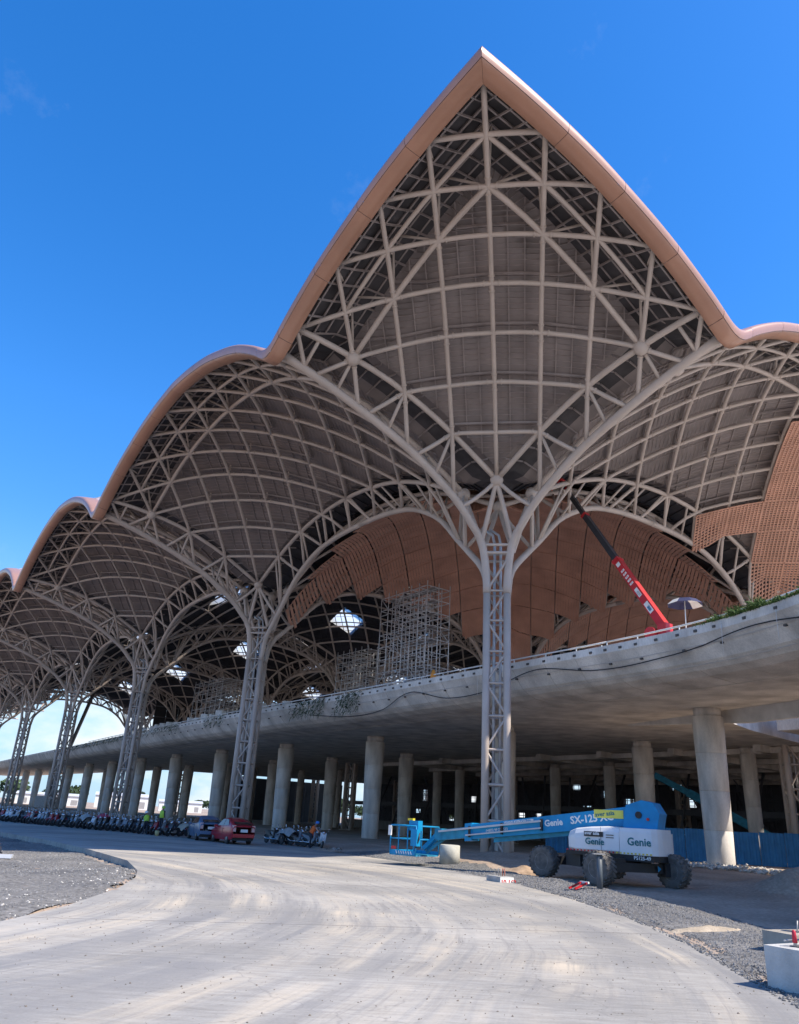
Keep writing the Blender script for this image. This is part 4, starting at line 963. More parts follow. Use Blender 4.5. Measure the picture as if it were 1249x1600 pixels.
# ------------------------------------------------------------------ motorbikes
BIKE_COL = [mat('bike_black', (.03, .03, .035), .35), mat('bike_grey', (.22, .23, .25), .35), mat('bike_red', (.35, .03, .04), .35), mat('bike_white', (.62, .63, .64), .35), mat('bike_blue', (.05, .09, .2), .35)]
def bike_parts(pm):
    P = []; M = Matrix.Rotation(R(90), 4, 'X')
    tyre = MB().lathe([(.22, -.045), (.27, -.05), (.29, 0), (.27, .05), (.22, .045)], 18, M).mesh('tyre', RUBBER)
    sp = MB()
    for i in range(6): an = math.pi * i / 6; sp.bar((math.cos(an) * .22, 0, math.sin(an) * .22), (-math.cos(an) * .22, 0, -math.sin(an) * .22), .02, .02, up=(0, 1, 0))
    sp.lathe([(.05, -.06), (.05, .06)], 8, M); sp = sp.mesh('rim', CHROME)
    def wheel(x): return ('wheel', [('tyre', tyre), ('rim', sp)], (x, 0, .29))
    P.append(wheel(.62)); P.append(wheel(-.62))
    mb = MB(); mb.prism([(-.75, .62), (-.98, .78), (-.9, .84), (-.35, .76), (-.1, .58), (.2, .55), (.36, .66), (.42, .5), (.22, .34), (-.2, .32), (-.35, .5)], XY(.11), .22); P.append(('body', mb.mesh('body', pm), None))
    mb = MB(); mb.prism([(.3, .42), (.42, .38), (.5, .62), (.42, .98), (.3, 1.02), (.34, .7)], XY(.2), .4); P.append(('leg_shield', mb.mesh('leg_shield', pm), None))
    mb = MB(); mb.prism([(-.92, .82), (-.86, .9), (-.4, .86), (-.12, .78), (-.02, .68), (-.3, .72)], XY(.12), .24); P.append(('seat', mb.mesh('seat', RUBBER), None))
    mb = MB(); mb.tube([(.62, .07, .29), (.45, .07, .75)], .025, 6); mb.tube([(.62, -.07, .29), (.45, -.07, .75)], .025, 6); P.append(('fork', mb.mesh('fork', CHROME), None))
    mb = MB(); mb.prism([(.38, .56), (.5, .62), (.66, .61), (.82, .52), (.84, .48), (.66, .57), (.5, .57)], XY(.07), .14); P.append(('front_mudguard', mb.mesh('front_mudguard', pm), None))
    mb = MB(); mb.prism([(-.35, .56), (-.6, .62), (-.92, .56), (-.98, .42), (-.86, .53), (-.6, .57)], XY(.07), .14); P.append(('rear_mudguard', mb.mesh('rear_mudguard', RUBBER), None))
    mb = MB(); mb.tube([(.3, .34, 1.02), (.36, .16, 1.03), (.38, 0, 1.0), (.36, -.16, 1.03), (.3, -.34, 1.02)], .018, 6); P.append(('handlebar', mb.mesh('handlebar', RUBBER), None))
    mb = MB(); mb.ball((.44, 0, .98), .11, 10, .9); P.append(('headlight', mb.mesh('headlight', CHROME), None))
    for s in (-1, 1):
        mb = MB(); mb.tube([(.34, s * .28, 1.03), (.3, s * .36, 1.22)], .01, 5); mb.ball((.3, s * .36, 1.25), .06, 8, .7); P.append(('mirror', mb.mesh('mirror', CHROME), None))
    mb = MB(); mb.tube([(0, -.15, .3), (-.5, -.17, .3), (-.85, -.18, .42)], .045, 8); P.append(('exhaust', mb.mesh('exhaust', CHROME), None))
    mb = MB(); rbox(mb, (.02, 0, .36), (.34, .26, .2), .05); P.append(('engine', mb.mesh('engine', RIMG), None))
    mb = MB(); mb.box((-.97, 0, .74), (.06, .14, .08)); P.append(('tail_light', mb.mesh('tail_light', RED), None))
    return P
BP = [bike_parts(m_) for m_ in BIKE_COL]
def bike(x, y, z, rz, ci, label):
    o = thing('motorbike', (x, y, z), rz, label, 'motorbike', 'motorbikes parked under the deck edge')
    for it in BP[ci]:
        if isinstance(it[1], list):
            wh = bpy.data.objects.new('wheel', None); C.objects.link(wh); wh.parent = o; wh.location = it[2]
            for nm, me in it[1]: place(nm, me, wh)
        else: place(it[0], it[1], o)
    o.rotation_euler = (R(-7), 0, rz)
    return o
ONES = 'zero first second third fourth fifth sixth seventh eighth ninth tenth eleventh twelfth thirteenth fourteenth fifteenth sixteenth seventeenth eighteenth nineteenth'.split()
def nth(n):
    if n < 20: return ONES[n]
    tens = {2: 'twent', 3: 'thirt', 4: 'fort', 5: 'fift', 6: 'sixt', 7: 'sevent'}[n // 10]
    return tens + 'ieth' if n % 10 == 0 else tens + 'y-' + ONES[n % 10]
rb = random.Random(21); cn = ['black', 'grey', 'dark red', 'white', 'blue']
LINE = [(-46, 90.5), (-36, 78.6), (-27.6, 71.8), (-20, 66.6), (-15.2, 63.2)]
def along(poly, st):
    out_ = []; 
    for (p, q) in zip(poly, poly[1:]):
        n = int(math.dist(p, q) / st)
        for i in range(n): out_.append((lerp(p[0], q[0], i / n), lerp(p[1], q[1], i / n), math.atan2(q[1] - p[1], q[0] - p[0])))
    return out_
for row, (dy, st) in enumerate(((0, .74), (2.3, .8))):
    for i, (x, y, an) in enumerate(along(LINE, st)):
        ci = rb.choices(range(5), (5, 3, 2, 2, 1))[0]
        bike(x + rb.uniform(-.12, .12) + dy * .45, y + dy + rb.uniform(-.3, .3), .0, an - R(90) + R(rb.uniform(-14, 14)) + R(rb.choice([0, 0, 180]) if row else 0), ci, '%s motorbike, %s from the left in the %s line of the long row' % (cn[ci], nth(i + 1), 'front' if row == 0 else 'back'))
for i, (x, y) in enumerate([(-8.0, 60.6), (-7.5, 60.0), (-6.9, 59.6), (-6.3, 59.2), (-5.9, 58.4), (-5.3, 57.9), (-4.8, 57.3), (-7.2, 62.5), (-6.2, 61.7), (-5.3, 60.9)]):
    ci = (0, 1, 0, 0, 1, 0, 1, 0, 0, 2)[i]
    bike(x, y, .02, R(-48 + rb.uniform(-10, 10)), ci, '%s motorbike, %s from the red car in the %s line of the short row' % (cn[ci], nth(i + 1 if i < 7 else i - 6), 'front' if i < 7 else 'back'))
bike(-4.1, 56.4, .03, R(-75), 3, 'white motorbike that the person in the orange vest leans over')
TARP = mat('pale_tarpaulin', (.42, .40, .37), .85, 0, .2, 3); TARPR = mat('red_tarpaulin', (.5, .05, .09), .8, 0, .15, 3)
def tarp(x, y, z, rz, mt, label, s=1.0):
    mb = MB(); v = []; f = []; n = 9
    for i in range(n):
        for j in range(6):
            px, py = (i / (n - 1) - .5) * 1.9 * s, (j / 5 - .5) * 1.1 * s
            h = (1.12 - 1.0 * abs(py / s) ** 1.5 - .25 * abs(px / s) ** 2 + .1 * mnoise.noise(Vector((px * 2 + x, py * 2, 1)))) * s
            v.append((px, py, h))
    for i in range(n - 1):
        for j in range(5): f.append((i * 6 + j, (i + 1) * 6 + j, (i + 1) * 6 + j + 1, i * 6 + j + 1))
    return mb.add(v, f, True).build('tarpaulin', mt, loc=(x, y, z), rz=rz, label=label, cat='tarpaulin')
tarp(-6.6, 58.9, .12, R(-50), TARP, 'pale pointed tarpaulin thrown over a motorbike right of the red car', .95)
tarp(-24.9, 69.6, .1, R(-55), TARP, 'pale tarpaulin over a motorbike in the long row')
tarp(-23.4, 69.4, .2, R(-50), TARPR, 'red tarpaulin over a motorbike in the long row')
tarp(-14.7, 62.0, .05, R(-60), mat('beige_cloth', (.4, .34, .26), .9), 'beige cover over a motorbike beside the slate blue car', .9)

# ------------------------------------------------------------------ people
def person(name_label, loc, rz, J, cloth, extra):
    """J: dict of joints; the body is grown from one skeleton with a Skin modifier and baked to a mesh"""
    o = thing('person', loc, rz, name_label, 'person')
    keys = list(J); idx = {k: i for i, k in enumerate(keys)}
    E_ = [('pelvis', 'waist'), ('waist', 'chest'), ('chest', 'neck'), ('neck', 'head'), ('head', 'crown')]
    for s in 'LR': E_ += [('chest', 'sh' + s), ('sh' + s, 'el' + s), ('el' + s, 'wr' + s), ('wr' + s, 'ha' + s), ('pelvis', 'hip' + s), ('hip' + s, 'kn' + s), ('kn' + s, 'an' + s), ('an' + s, 'to' + s)]
    me = bpy.data.meshes.new('body'); me.from_pydata([J[k][0] for k in keys], [(idx[a], idx[b]) for a, b in E_], [])
    ob = bpy.data.objects.new('body', me); C.objects.link(ob)
    md = ob.modifiers.new('s', 'SKIN'); md.use_smooth_shade = True
    for k in keys: ob.data.skin_vertices[0].data[idx[k]].radius = (J[k][1], J[k][2] if len(J[k]) > 2 else J[k][1])
    ob.data.skin_vertices[0].data[idx['pelvis']].use_root = True
    ob.modifiers.new('d', 'SUBSURF').levels = 1
    dg = bpy.context.evaluated_depsgraph_get(); m2 = bpy.data.meshes.new_from_object(ob.evaluated_get(dg)); bpy.data.objects.remove(ob)
    m2.materials.clear()
    for q in (cloth, SKINM, CLOTHD): m2.materials.append(q)
    zs = {k: J[k][0] for k in keys}
    for p in m2.polygons:
        c = p.center
        near = min(keys, key=lambda k: (Vector(J[k][0]) - c).length)
        p.material_index = 1 if near in ('head', 'crown', 'neck', 'haL', 'haR', 'wrL', 'wrR') else (2 if near[:2] in ('pe', 'hi', 'kn', 'an', 'to') else 0)
    place('body', m2, o); extra(o, zs); return o
def helmet(o, zs, mt):
    h = Vector(zs['crown']); mb = MB(); mb.lathe([(.165, -.05), (.13, -.045), (.135, .02), (.11, .08), (.05, .115), (.003, .12)], 14, Matrix.Translation(h + Vector((.0, 0, -.02)))); place('helmet', mb.mesh('helmet', mt), o)
bend = {'pelvis': ((0, 0, .92), .13, .15), 'waist': ((.08, 0, 1.08), .12, .15), 'chest': ((.2, 0, 1.32), .12, .17), 'neck': ((.29, 0, 1.46), .05), 'head': ((.35, 0, 1.54), .085), 'crown': ((.39, 0, 1.62), .08),
        'shL': ((.22, .19, 1.36), .06), 'elL': ((.42, .22, 1.16), .045), 'wrL': ((.6, .16, 1.06), .035), 'haL': ((.68, .14, 1.04), .035), 'shR': ((.22, -.19, 1.36), .06), 'elR': ((.4, -.24, 1.12), .045), 'wrR': ((.58, -.2, 1.0), .035), 'haR': ((.66, -.18, .98), .035),
        'hipL': ((0, .1, .88), .095), 'knL': ((.05, .12, .48), .065), 'anL': ((-.02, .12, .09), .045), 'toL': ((.12, .13, .04), .04), 'hipR': ((0, -.1, .88), .095), 'knR': ((.0, -.12, .48), .065), 'anR': ((-.1, -.12, .09), .045), 'toR': ((.05, -.13, .04), .04)}
stand = dict(bend); stand.update({'waist': ((.0, 0, 1.08), .12, .15), 'chest': ((.02, 0, 1.33), .12, .17), 'neck': ((.03, 0, 1.5), .05), 'head': ((.05, 0, 1.6), .085), 'crown': ((.05, 0, 1.68), .08), 'shL': ((.02, .19, 1.4), .06), 'elL': ((.02, .25, 1.12), .045), 'wrL': ((.14, .24, .9), .035), 'haL': ((.18, .23, .84), .035), 'shR': ((.02, -.19, 1.4), .06), 'elR': ((.0, -.25, 1.12), .045), 'wrR': ((.12, -.24, .9), .035), 'haR': ((.16, -.23, .84), .035)})
sit = dict(stand)
for k, v_ in list(sit.items()):
    p = v_[0]; sit[k] = ((p[0], p[1], p[2] - .72),) + tuple(v_[1:])
sit.update({'knL': ((.42, .14, .3), .065), 'anL': ((.5, .14, .06), .045), 'toL': ((.62, .14, .04), .04), 'knR': ((.42, -.14, .3), .065), 'anR': ((.5, -.14, .06), .045), 'toR': ((.62, -.14, .04), .04), 'elL': ((.1, .24, .42), .045), 'wrL': ((.3, .16, .4), .035), 'haL': ((.38, .13, .4), .035), 'elR': ((.1, -.24, .42), .045), 'wrR': ((.3, -.16, .4), .035), 'haR': ((.38, -.13, .4), .035), 'hipL': ((.05, .1, .14), .09), 'hipR': ((.05, -.1, .14), .09), 'pelvis': ((0, 0, .17), .13, .15)})
def vest(o, mt, tilt=0.0, at=(.12, 0, 1.2)):
    mb = MB(); M = Matrix.Translation(at) @ Matrix.Rotation(tilt, 4, 'Y')
    v = []; f = []; n = 16
    for i, (z, a_, b_) in enumerate(((-.27, .165, .2), (-.1, .165, .2), (.08, .17, .225), (.2, .14, .2), (.25, .09, .12))):
        for j in range(n): an = 2 * math.pi * j / n; v.append(M @ Vector((a_ * math.cos(an), b_ * math.sin(an), z)))
    for i in range(4):
        for j in range(n): f.append((i * n + j, i * n + (j + 1) % n, (i + 1) * n + (j + 1) % n, (i + 1) * n + j))
    place('safety_vest', mb.add(v, f, True).mesh('safety_vest', mt), o)
BROWNS = mat('tan_shirt', (.5, .3, .24), .9)
person('person in orange vest and blue helmet bending over a motorbike', (-4.75, 56.1, .02), R(12), bend, BROWNS, lambda o, z: (helmet(o, z, HELM), vest(o, ORANGE, R(28), (.13, 0, 1.17))))
person('person in lime vest standing among the motorbikes of the long row', (-18.2, 63.9, .0), R(120), bend, CLOTHD, lambda o, z: (helmet(o, z, WHT), vest(o, LIME, R(28), (.13, 0, 1.17))))
person('person in lime vest and green helmet sitting on a motorbike in the row', (-17.0, 63.6, .35), R(60), stand, CLOTHD, lambda o, z: (helmet(o, z, LIME), vest(o, LIME, 0, (.02, 0, 1.2))))
person('person crouching at the left edge of the photo on the gravel', (-17.35, 37.3, ground_z(-17.35, 37.3)), R(-20), sit, mat('maroon_shirt', (.14, .03, .035), .9), lambda o, z: None)
MB().box((0, 0, .06), (1.6, .7, .12), .3).build('plastic_sheet', mat('pale_sheet', (.6, .63, .68), .4), loc=(-16.1, 34.9, ground_z(-16.1, 34.9)), label='crumpled pale plastic sheet on the gravel at the left edge', cat='sheet')
MB().lathe([(.14, 0), (.17, .38), (.15, .38), (.12, .05)], 12).build('bucket', mat('buff_plastic', (.5, .42, .2), .6), loc=(-16.9, 62.6, 0), label='buff bucket beside the person in the lime vest', cat='bucket')
# ------------------------------------------------------------------ scaffold towers on the deck
SCAF = mat('scaffold_tube', (.66, .67, .69), .4, .2, .15, 3); PLANK = mat('scaffold_board', (.40, .37, .34), .8, 0, .2, 3)
def scaffold(a0, a1, b0, b1, z0, h, nb, nd, nl, label, seed=1, steps=True):
    rs = random.Random(seed); c = W((a0 + a1) / 2, (b0 + b1) / 2, z0); o = thing('scaffold_tower', c, 0, label, 'scaffold')
    def P(i, j, z): return W(lerp(a0, a1, i / nb), lerp(b0, b1, j / nd), z0 + z) - c
    tops = [[h - (rs.choice([0, 0, h / nl]) if (i in (0, nb) and steps) else 0) for j in range(nd + 1)] for i in range(nb + 1)]
    lz = [h * k / nl for k in range(nl + 1)]
    for i in range(nb + 1):
        for j in range(nd + 1): MB().tube([P(i, j, 0), P(i, j, tops[i][j] + .5)], .05, 5).build('standard', SCAF, o)
    for k in range(1, nl + 1):
        for j in range(nd + 1):
            for i in range(nb):
                if min(tops[i][j], tops[i + 1][j]) + .01 < lz[k]: continue
                for dz in (0, -.55): 
                    if dz and rs.random() < .35: continue
                    MB().tube([P(i, j, lz[k] + dz), P(i + 1, j, lz[k] + dz)], .042, 4).build('ledger', SCAF, o)
        for i in range(nb + 1):
            for j in range(nd): 
                if min(tops[i][j], tops[i][j + 1]) + .01 >= lz[k]: MB().tube([P(i, j, lz[k]), P(i, j + 1, lz[k])], .042, 4).build('transom', SCAF, o)
        for i in range(nb):
            if rs.random() < .45 or k == nl: MB().bar(P(i, nd / 2, lz[k] + .04), P(i + 1, nd / 2, lz[k] + .04), (b1 - b0) / nd * .8, .05).build('platform', PLANK, o)
            if rs.random() < .5:
                q = rs.choice([0, nd]); MB().tube([P(i, q, lz[k - 1]), P(i + 1, q, lz[k])] if rs.random() < .5 else [P(i + 1, q, lz[k - 1]), P(i, q, lz[k])], .042, 4).build('diagonal', SCAF, o)
    return o
scaffold(22.5, 30.6, 11.5, 14.5, 12.3, 12.2, 6, 2, 9, 'tall scaffold tower standing on the deck left of the corner tree', 2, False)
s2 = scaffold(47, 54.5, 21, 24, 12.3, 10.6, 5, 2, 9, 'lower dense scaffold tower left of the tall one', 5, False)
scaffold(86, 98, 18, 23, 12.3, 10.5, 6, 2, 7, 'distant scaffold tower behind the third steel tree', 8)
scaffold(-2, 3, 45, 48, 12.3, 8, 3, 1, 6, 'scaffold tower deep below the terracotta ceiling right of the corner tree', 9)
bn = thing('banner', W(50.5, 20.6, 14.6), math.atan2(U.y, U.x) + math.pi, 'white banner with dark lettering hung on the lower scaffold tower', 'banner')
MB().box((0, 0, 0), (3.6, .03, 1.1)).build('cloth', WHT, bn)
lettering('\u25B2 LBL', .62, mat('banner_ink', (.05, .06, .08), .7), bn, (-1.3, -.03, -.25), (1, 0, 0), (0, 0, 1), .02)

# ------------------------------------------------------------------ red crane on the deck with a parasol
cb = Vector(W(-9.9, 4.6, 12.3)); tip = Vector(W(1.6, 7.2, 29.2)); piv = Vector(W(-9.6, 4.75, 13.7))
crane = thing('mobile_crane', cb, 0, 'red mini crane on the deck with its black telescopic boom raised', 'crane')
ax = (tip - piv); ln = ax.length; ax.normalize(); rl = -cb
def cp(name, mb, mt): o = mb.build(name, mt, crane); o.location = rl; return o
def seg(name, t0, t1, wd, ht, mt): return cp(name, MB().bar(piv + ax * ln * t0, piv + ax * ln * t1, wd, ht, up=V), mt)
low = seg('boom_base_section', 0, .34, .5, .5, RED)
BLK = mat('crane_black', (.035, .035, .04), .45)
seg('boom_section', .33, .62, .38, .38, BLK); seg('boom_section', .61, .80, .31, .31, BLK); seg('boom_section', .79, .92, .26, .26, BLK); seg('boom_section', .91, 1.0, .2, .2, BLK)
for t, q in ((.335, .58), (.62, .46), (.8, .48), (.87, .54), (.915, .5), (.985, .4)): seg('bracket', t, t + .012, q, q, RED)
nrm = (-(V + U) + Vector((0, 0, .3))).normalized(); side = ax.cross(nrm).normalized(); fr = side.cross(ax).normalized()
if fr.dot(Vector((0, -1, 0))) < 0: fr = -fr
fdir = -V + U * 0; fdir = (Vector((0, 0, 0)) - V); fdir = (fdir - ax * fdir.dot(ax)).normalized()
sd = ax.cross(fdir).normalized()
def decal(t, w_, h_, mt): cpos = piv + ax * ln * t + fdir * .262; return cp('decal', MB().add([cpos + ax * i * w_ / 2 + sd * j * h_ / 2 for i, j in ((-1, -1), (1, -1), (1, 1), (-1, 1))], [(0, 1, 2, 3)]), mt)
decal(.315, .34, .3, WHT)
for i in range(5): decal(.28 - .017 * i, .17, .3, WHT); decal(.28 - .017 * i + .001, .06, .12, RED)
decal(.165, .75, .26, WHT); decal(.16, .4, .16, BLUE); decal(.09, .9, .34, WHT); decal(.085, .4, .2, BLUE)
cp('slewing_base', MB().lathe([(.75, 0), (.75, .25), (.5, .35), (.5, .8)], 18, Matrix.Translation(cb)), RED)
cp('mast', MB().box(piv + Vector((0, 0, -.35)), (.7, .6, 1.1), GRID_RZ), RED)
cp('winch_drum', MB().lathe([(.38, -.25), (.38, .25)], 16, Matrix.Translation(W(-8.9, 4.4, 13.35)) @ Matrix.Rotation(GRID_RZ, 4, 'Z') @ Matrix.Rotation(R(90), 4, 'Y')), RED)
cp('control_seat', MB().box(W(-10.6, 4.7, 13.0), (.5, .5, .7), GRID_RZ), BLK)
cp('luffing_cylinder', MB().tube([W(-9.6, 4.8, 13.2), piv + ax * ln * .22 - Vector((0, 0, .3))], .12, 8), CHROME)
for q in ((-11.6, 3.9), (-8.0, 3.7), (-11.2, 6.4), (-8.2, 6.6)): cp('outrigger', MB().bar(cb + Vector((0, 0, .5)), W(q[0], q[1], 12.35), .16, .2), RED)
cp('hook_line', MB().tube([tip, tip - Vector((0, 0, 2.2))], .02, 4), BLK)
pk = thing('work_basket', W(2.0, 6.6, 27.0), GRID_RZ, 'small orange basket at the tip of the crane boom', 'basket')
for x in (-.6, .6):
    for y in (-.6, .6): MB().tube([(x, y, 0), (x, y, 1.5)], .05, 5).build('post', ORANGE, pk)
for z in (.1, .8, 1.45):
    for p, q in (((-.6, -.6), (.6, -.6)), ((.6, -.6), (.6, .6)), ((.6, .6), (-.6, .6)), ((-.6, .6), (-.6, -.6))): MB().tube([(*p, z), (*q, z)], .045, 5).build('rail', ORANGE, pk)
um = thing('parasol', W(-11.2, 4.4, 12.4), 0, 'dark blue and white parasol beside the red crane', 'parasol')
MB().tube([(0, 0, 0), (.1, 0, 2.7)], .03, 6).build('pole', WHT, um)
for i in range(8):
    a0, a1 = 2 * math.pi * i / 8, 2 * math.pi * (i + 1) / 8; rr_ = 1.05
    MB().add([(.1, 0, 2.75), (.1 + .7 * math.cos(a0), .7 * math.sin(a0), 2.6), (.1 + .7 * math.cos(a1), .7 * math.sin(a1), 2.6), (.1 + rr_ * math.cos(a0), rr_ * math.sin(a0), 2.3), (.1 + rr_ * math.cos(a1), rr_ * math.sin(a1), 2.3)], [(0, 1, 2), (1, 3, 4, 2)]).build('canopy_panel', mat('navy_cloth', (.03, .035, .1), .8) if i % 4 else WHT, um)

# ------------------------------------------------------------------ deck clutter: bags, cable, plants
BAG = mat('white_big_bag', (.66, .65, .61), .8, 0, .12, 2)
ra = random.Random(4)
for i in range(16):
    a = 37 + 2.7 * i + 3 * (i // 5) + ra.uniform(-.5, .5); s = ra.uniform(.75, 1.15); mb = MB(); rbox(mb, (0, 0, .5 * s), (.95 * s, .95 * s, 1.0 * s), .18)
    mb.build('bulk_bag', BAG, loc=W(a, deck_b(a) + 1.8 + ra.uniform(-.3, .6), 12.28) if 'deck_b' in globals() else W(a, interp([(d[0], d[1]) for d in DECK], a) + .95, 12.28), rz=ra.uniform(0, 1.5),
             label='white bulk bag on the deck edge, %s from the tall scaffold' % nth(i + 1), cat='bag', group='white bulk bags on the deck')
def deck_b(a): return interp([(d[0], d[1]) for d in DECK], a)
ORB = mat('orange_plastic', (.8, .33, .06), .5)
MB().lathe([(.26, 0), (.2, .35), (.08, .62), (.03, .66)], 12).build('safety_lamp', ORB, loc=W(10.2, deck_b(10.2) + .25, 12.48), label='small orange lamp on the deck rail left of the corner tree', cat='lamp')
cpts = []
hang = [(-30, 11.75), (-22, 11.35), (-17.5, 11.75), (-12, 11.3), (-6, 11.2), (-1.2, 11.75), (4, 11.0), (9, 10.9), (13, 11.65), (18, 10.8), (24, 10.65), (31, 11.2)]
for i in range(0, 122):
    a = -30 + .5 * i; z = catmull(hang, a); off = interp([(10.55, 1.3), (10.86, .8), (11.3, .4), (11.8, .08), (12, -.05)], z) - .07
    cpts.append(W(a, deck_b(a) + off, z))
MB().tube(cpts, .032, 5).build('cable', BLACK, label='black cable draped in loops along the side of the deck', cat='cable')
for a in (-15.5, -19.0, 4.5, 17.0, 30.0):
    MB().tube([W(a, deck_b(a) - .06, 12.3), W(a, deck_b(a) - .12, 11.4), W(a, deck_b(a) - .12, 10.6)], .012, 4).build('rope', WHT, label='thin pale rope hanging from the deck edge at %s' % {-15.5: 'the grass left end', -19.0: 'the middle of the grass', 4.5: 'the right of the free-standing pier', 17.0: 'the top of the free-standing pier', 30.0: 'the hanging plants'}[a], cat='rope')
LEAF = mat('grass_green', (.10, .17, .035), .7, 0, .3, 3, col2=(.05, .10, .02)); LEAFD = mat('creeper_green', (.035, .085, .03), .7, 0, .3, 3)
def blades(name, n, fn, material, label, kind='stuff'):
    mb = MB(); rg = random.Random(len(label))
    for _ in range(n):
        p, d, ln_, wd = fn(rg); d = d.normalized(); s = d.cross(Vector((rg.uniform(-1, 1), rg.uniform(-1, 1), rg.uniform(-.4, .4)))).normalized() * wd
        q = p + d * ln_ * .55; e = p + d * ln_ + Vector((0, 0, -ln_ * .35))
        mb.add([p - s, p + s, q + s * .8, q - s * .8, e], [(0, 1, 2, 3), (3, 2, 4)])
    return mb.build(name, material, label=label, kind=kind)
def grass_fn(rg):
    a = -13.5 - 14 * rg.random() ** .8; k = .15 + .95 * abs(mnoise.noise(Vector((a * .7, 0, 0)))) * 2 + .25 * smooth(-16, -24, a)
    p = W(a, deck_b(a) + rg.uniform(-.1, .5), 12.42 + rg.uniform(0, .12)); d = -V * rg.uniform(-.25, .9) + U * rg.uniform(-.6, .6) + Vector((0, 0, rg.uniform(.15, 1)))
    return p, d, rg.uniform(.2, 1.0) * min(1.2, k), .02
blades('deck_grass', 4200, grass_fn, LEAF, 'green grass growing over the deck edge at right')
def creeper(a0, a1, n, drop, label):
    def fn(rg):
        a = rg.uniform(a0, a1); cl = round(a / .9) * .9; a = cl + rg.gauss(0, .22); t = rg.random() ** 1.3
        p = W(a + t * .9, deck_b(a) + lerp(-.1, .25, t) , 12.45 - drop * t); return p, -V * rg.uniform(0, .6) + U * rg.uniform(-.5, .5) + Vector((0, 0, rg.uniform(-1, .2))), rg.uniform(.25, .6), .022
    blades('creeper', n, fn, LEAFD, label)
creeper(20.5, 24.5, 260, 1.7, 'dark creeper hanging over the deck edge below the tall scaffold')
creeper(26.5, 33, 320, 1.4, 'dark creeper hanging over the deck edge beside the second steel tree')
creeper(50, 56, 110, .8, 'dark creeper on the deck edge left of the second steel tree')
creeper(66, 150, 1500, .6, 'dark creepers and weeds along the far stretch of the deck edge')

# ------------------------------------------------------------------ small things along the verge
pipe = thing('concrete_ring', (3.75, 44.6, ground_z(3.75, 44.6) - .04), R(20), 'short upright concrete pipe ring below the boom lift arm', 'concrete ring')
MB().lathe([(.42, 0), (.55, 0), (.55, .95), (.47, .98), (.42, .95)], 22).build('ring_wall', mat('pale_concrete', (.55, .53, .46), .85, 0, .25, 2, .3, 20, col2=(.36, .36, .32)), pipe)
bl = thing('marker_block', (4.95, 34.2, ground_z(4.95, 34.2) - .04), R(28), 'low concrete block with red number 10-162 at the road edge', 'marker block'); bl.scale = (1.12, 1.12, 1.05)
mb = MB(); rbox(mb, (0, 0, .22), (.62, .85, .44), .03); mb.build('block', mat('grey_block', (.42, .41, .39), .85, 0, .15, 3), bl)
MB().box((.0, -.432, .22), (.6, .012, .4)).build('sunlit_face', WHT, bl)  # white sheet on one side: sunlight on the block put into its colour
lettering('10-162', .27, mat('red_marking', (.55, .03, .03), .6), bl, (-.29, -.442, .1), (1, 0, 0), (0, 0, 1), .006, .9)
for x in (-.05, .12): MB().tube([(x, 0, .42), (x, .02, .7), (x + .1, .02, .7), (x + .1, 0, .42)], .022, 5).build('lifting_loop', mat('pink_rust', (.5, .2, .15), .8) if x > 0 else RIMG, bl)
ps = thing('steel_post', (8.0, 30.3, ground_z(8.0, 30.3) - .1), 0, 'dark steel post with a flat top plate in front of the boom lift wheel', 'post')
MB().tube([(0, 0, 0), (.03, 0, 1.25)], .1, 12).build('tube', mat('grey_blue_steel', (.10, .12, .14), .5), ps)
mb = MB(); mb.box((.0, 0, 1.27), (.42, .3, .035)); mb.build('top_plate', RIMG, ps)
cl = thing('red_clamp', (7.3, 30.6, ground_z(7.3, 30.6) + .03), R(35), 'red and white clamp frame lying on the gravel', 'clamp')
for y in (-.14, .14): MB().bar((-.35, y, .02), (.35, y, .22), .06, .06).build('arm', RED, cl)
MB().bar((.33, -.2, .22), (.33, .2, .22), .07, .07).build('cross_bar', WHT, cl)
FND = mat('foundation_concrete', (.56, .55, .52), .85, 0, .15, 2, .3, 25)
fb = thing('foundation_block', (7.05, 13.45, ground_z(7.05, 13.45) - .06), R(32), 'pale concrete foundation block with red bolts at lower right', 'foundation block')
mb = MB(); mb.box((0, 0, .31), (1.5, 1.1, .62)); mb.build('block', FND, fb)
mb = MB(); mb.box((0, 0, .625), (.9, .6, .012)); mb.build('recess', POCK, fb)
REDC = mat('red_cap', (.6, .03, .06), .45)
for i, (x, y) in enumerate(((-.42, -.22), (-.42, .22), (-.1, -.24), (-.1, .22), (.25, -.22), (.25, .22))):
    b_ = MB().tube([(x, y, .6), (x, y, .78)], .026, 8).build('anchor_bolt', RIMG, fb); MB().lathe([(.038, .68), (.03, .84), (.012, .86)], 8, Matrix.Translation((x, y, 0))).build('red_cap', REDC, b_)
MB().tube([(-.6, -.3, .7), (.3, -.32, .7), (.3, .34, .7), (-.55, .32, .7)], .014, 5).build('template_wire', RIMG, fb)
f2 = thing('foundation_block', (9.0, 17.4, ground_z(9, 17.4) - .05), R(25), 'second low foundation block behind the one with red bolts', 'foundation block')
mb = MB(); mb.box((0, 0, .2), (2.2, .8, .4)); mb.build('block', mat('dusty_concrete', (.42, .38, .32), .9, 0, .2, 2), f2)
MB().lathe([(.02, .4), (.02, .75), (.14, .78), (.16, .98), (.1, 1.0)], 12, Matrix.Translation((-.25, -.2, 0))).build('red_cap', REDC, f2)
for x in (-.7, -.55): MB().tube([(x, -.1, .38), (x + .05, -.1, .62)], .015, 5).build('rebar', RIMG, f2)
jb_ = thing('barrier', (11.35, 20.9, ground_z(11.35, 20.9)), R(15), 'cream concrete barrier cut off by the right edge of the photo', 'barrier')
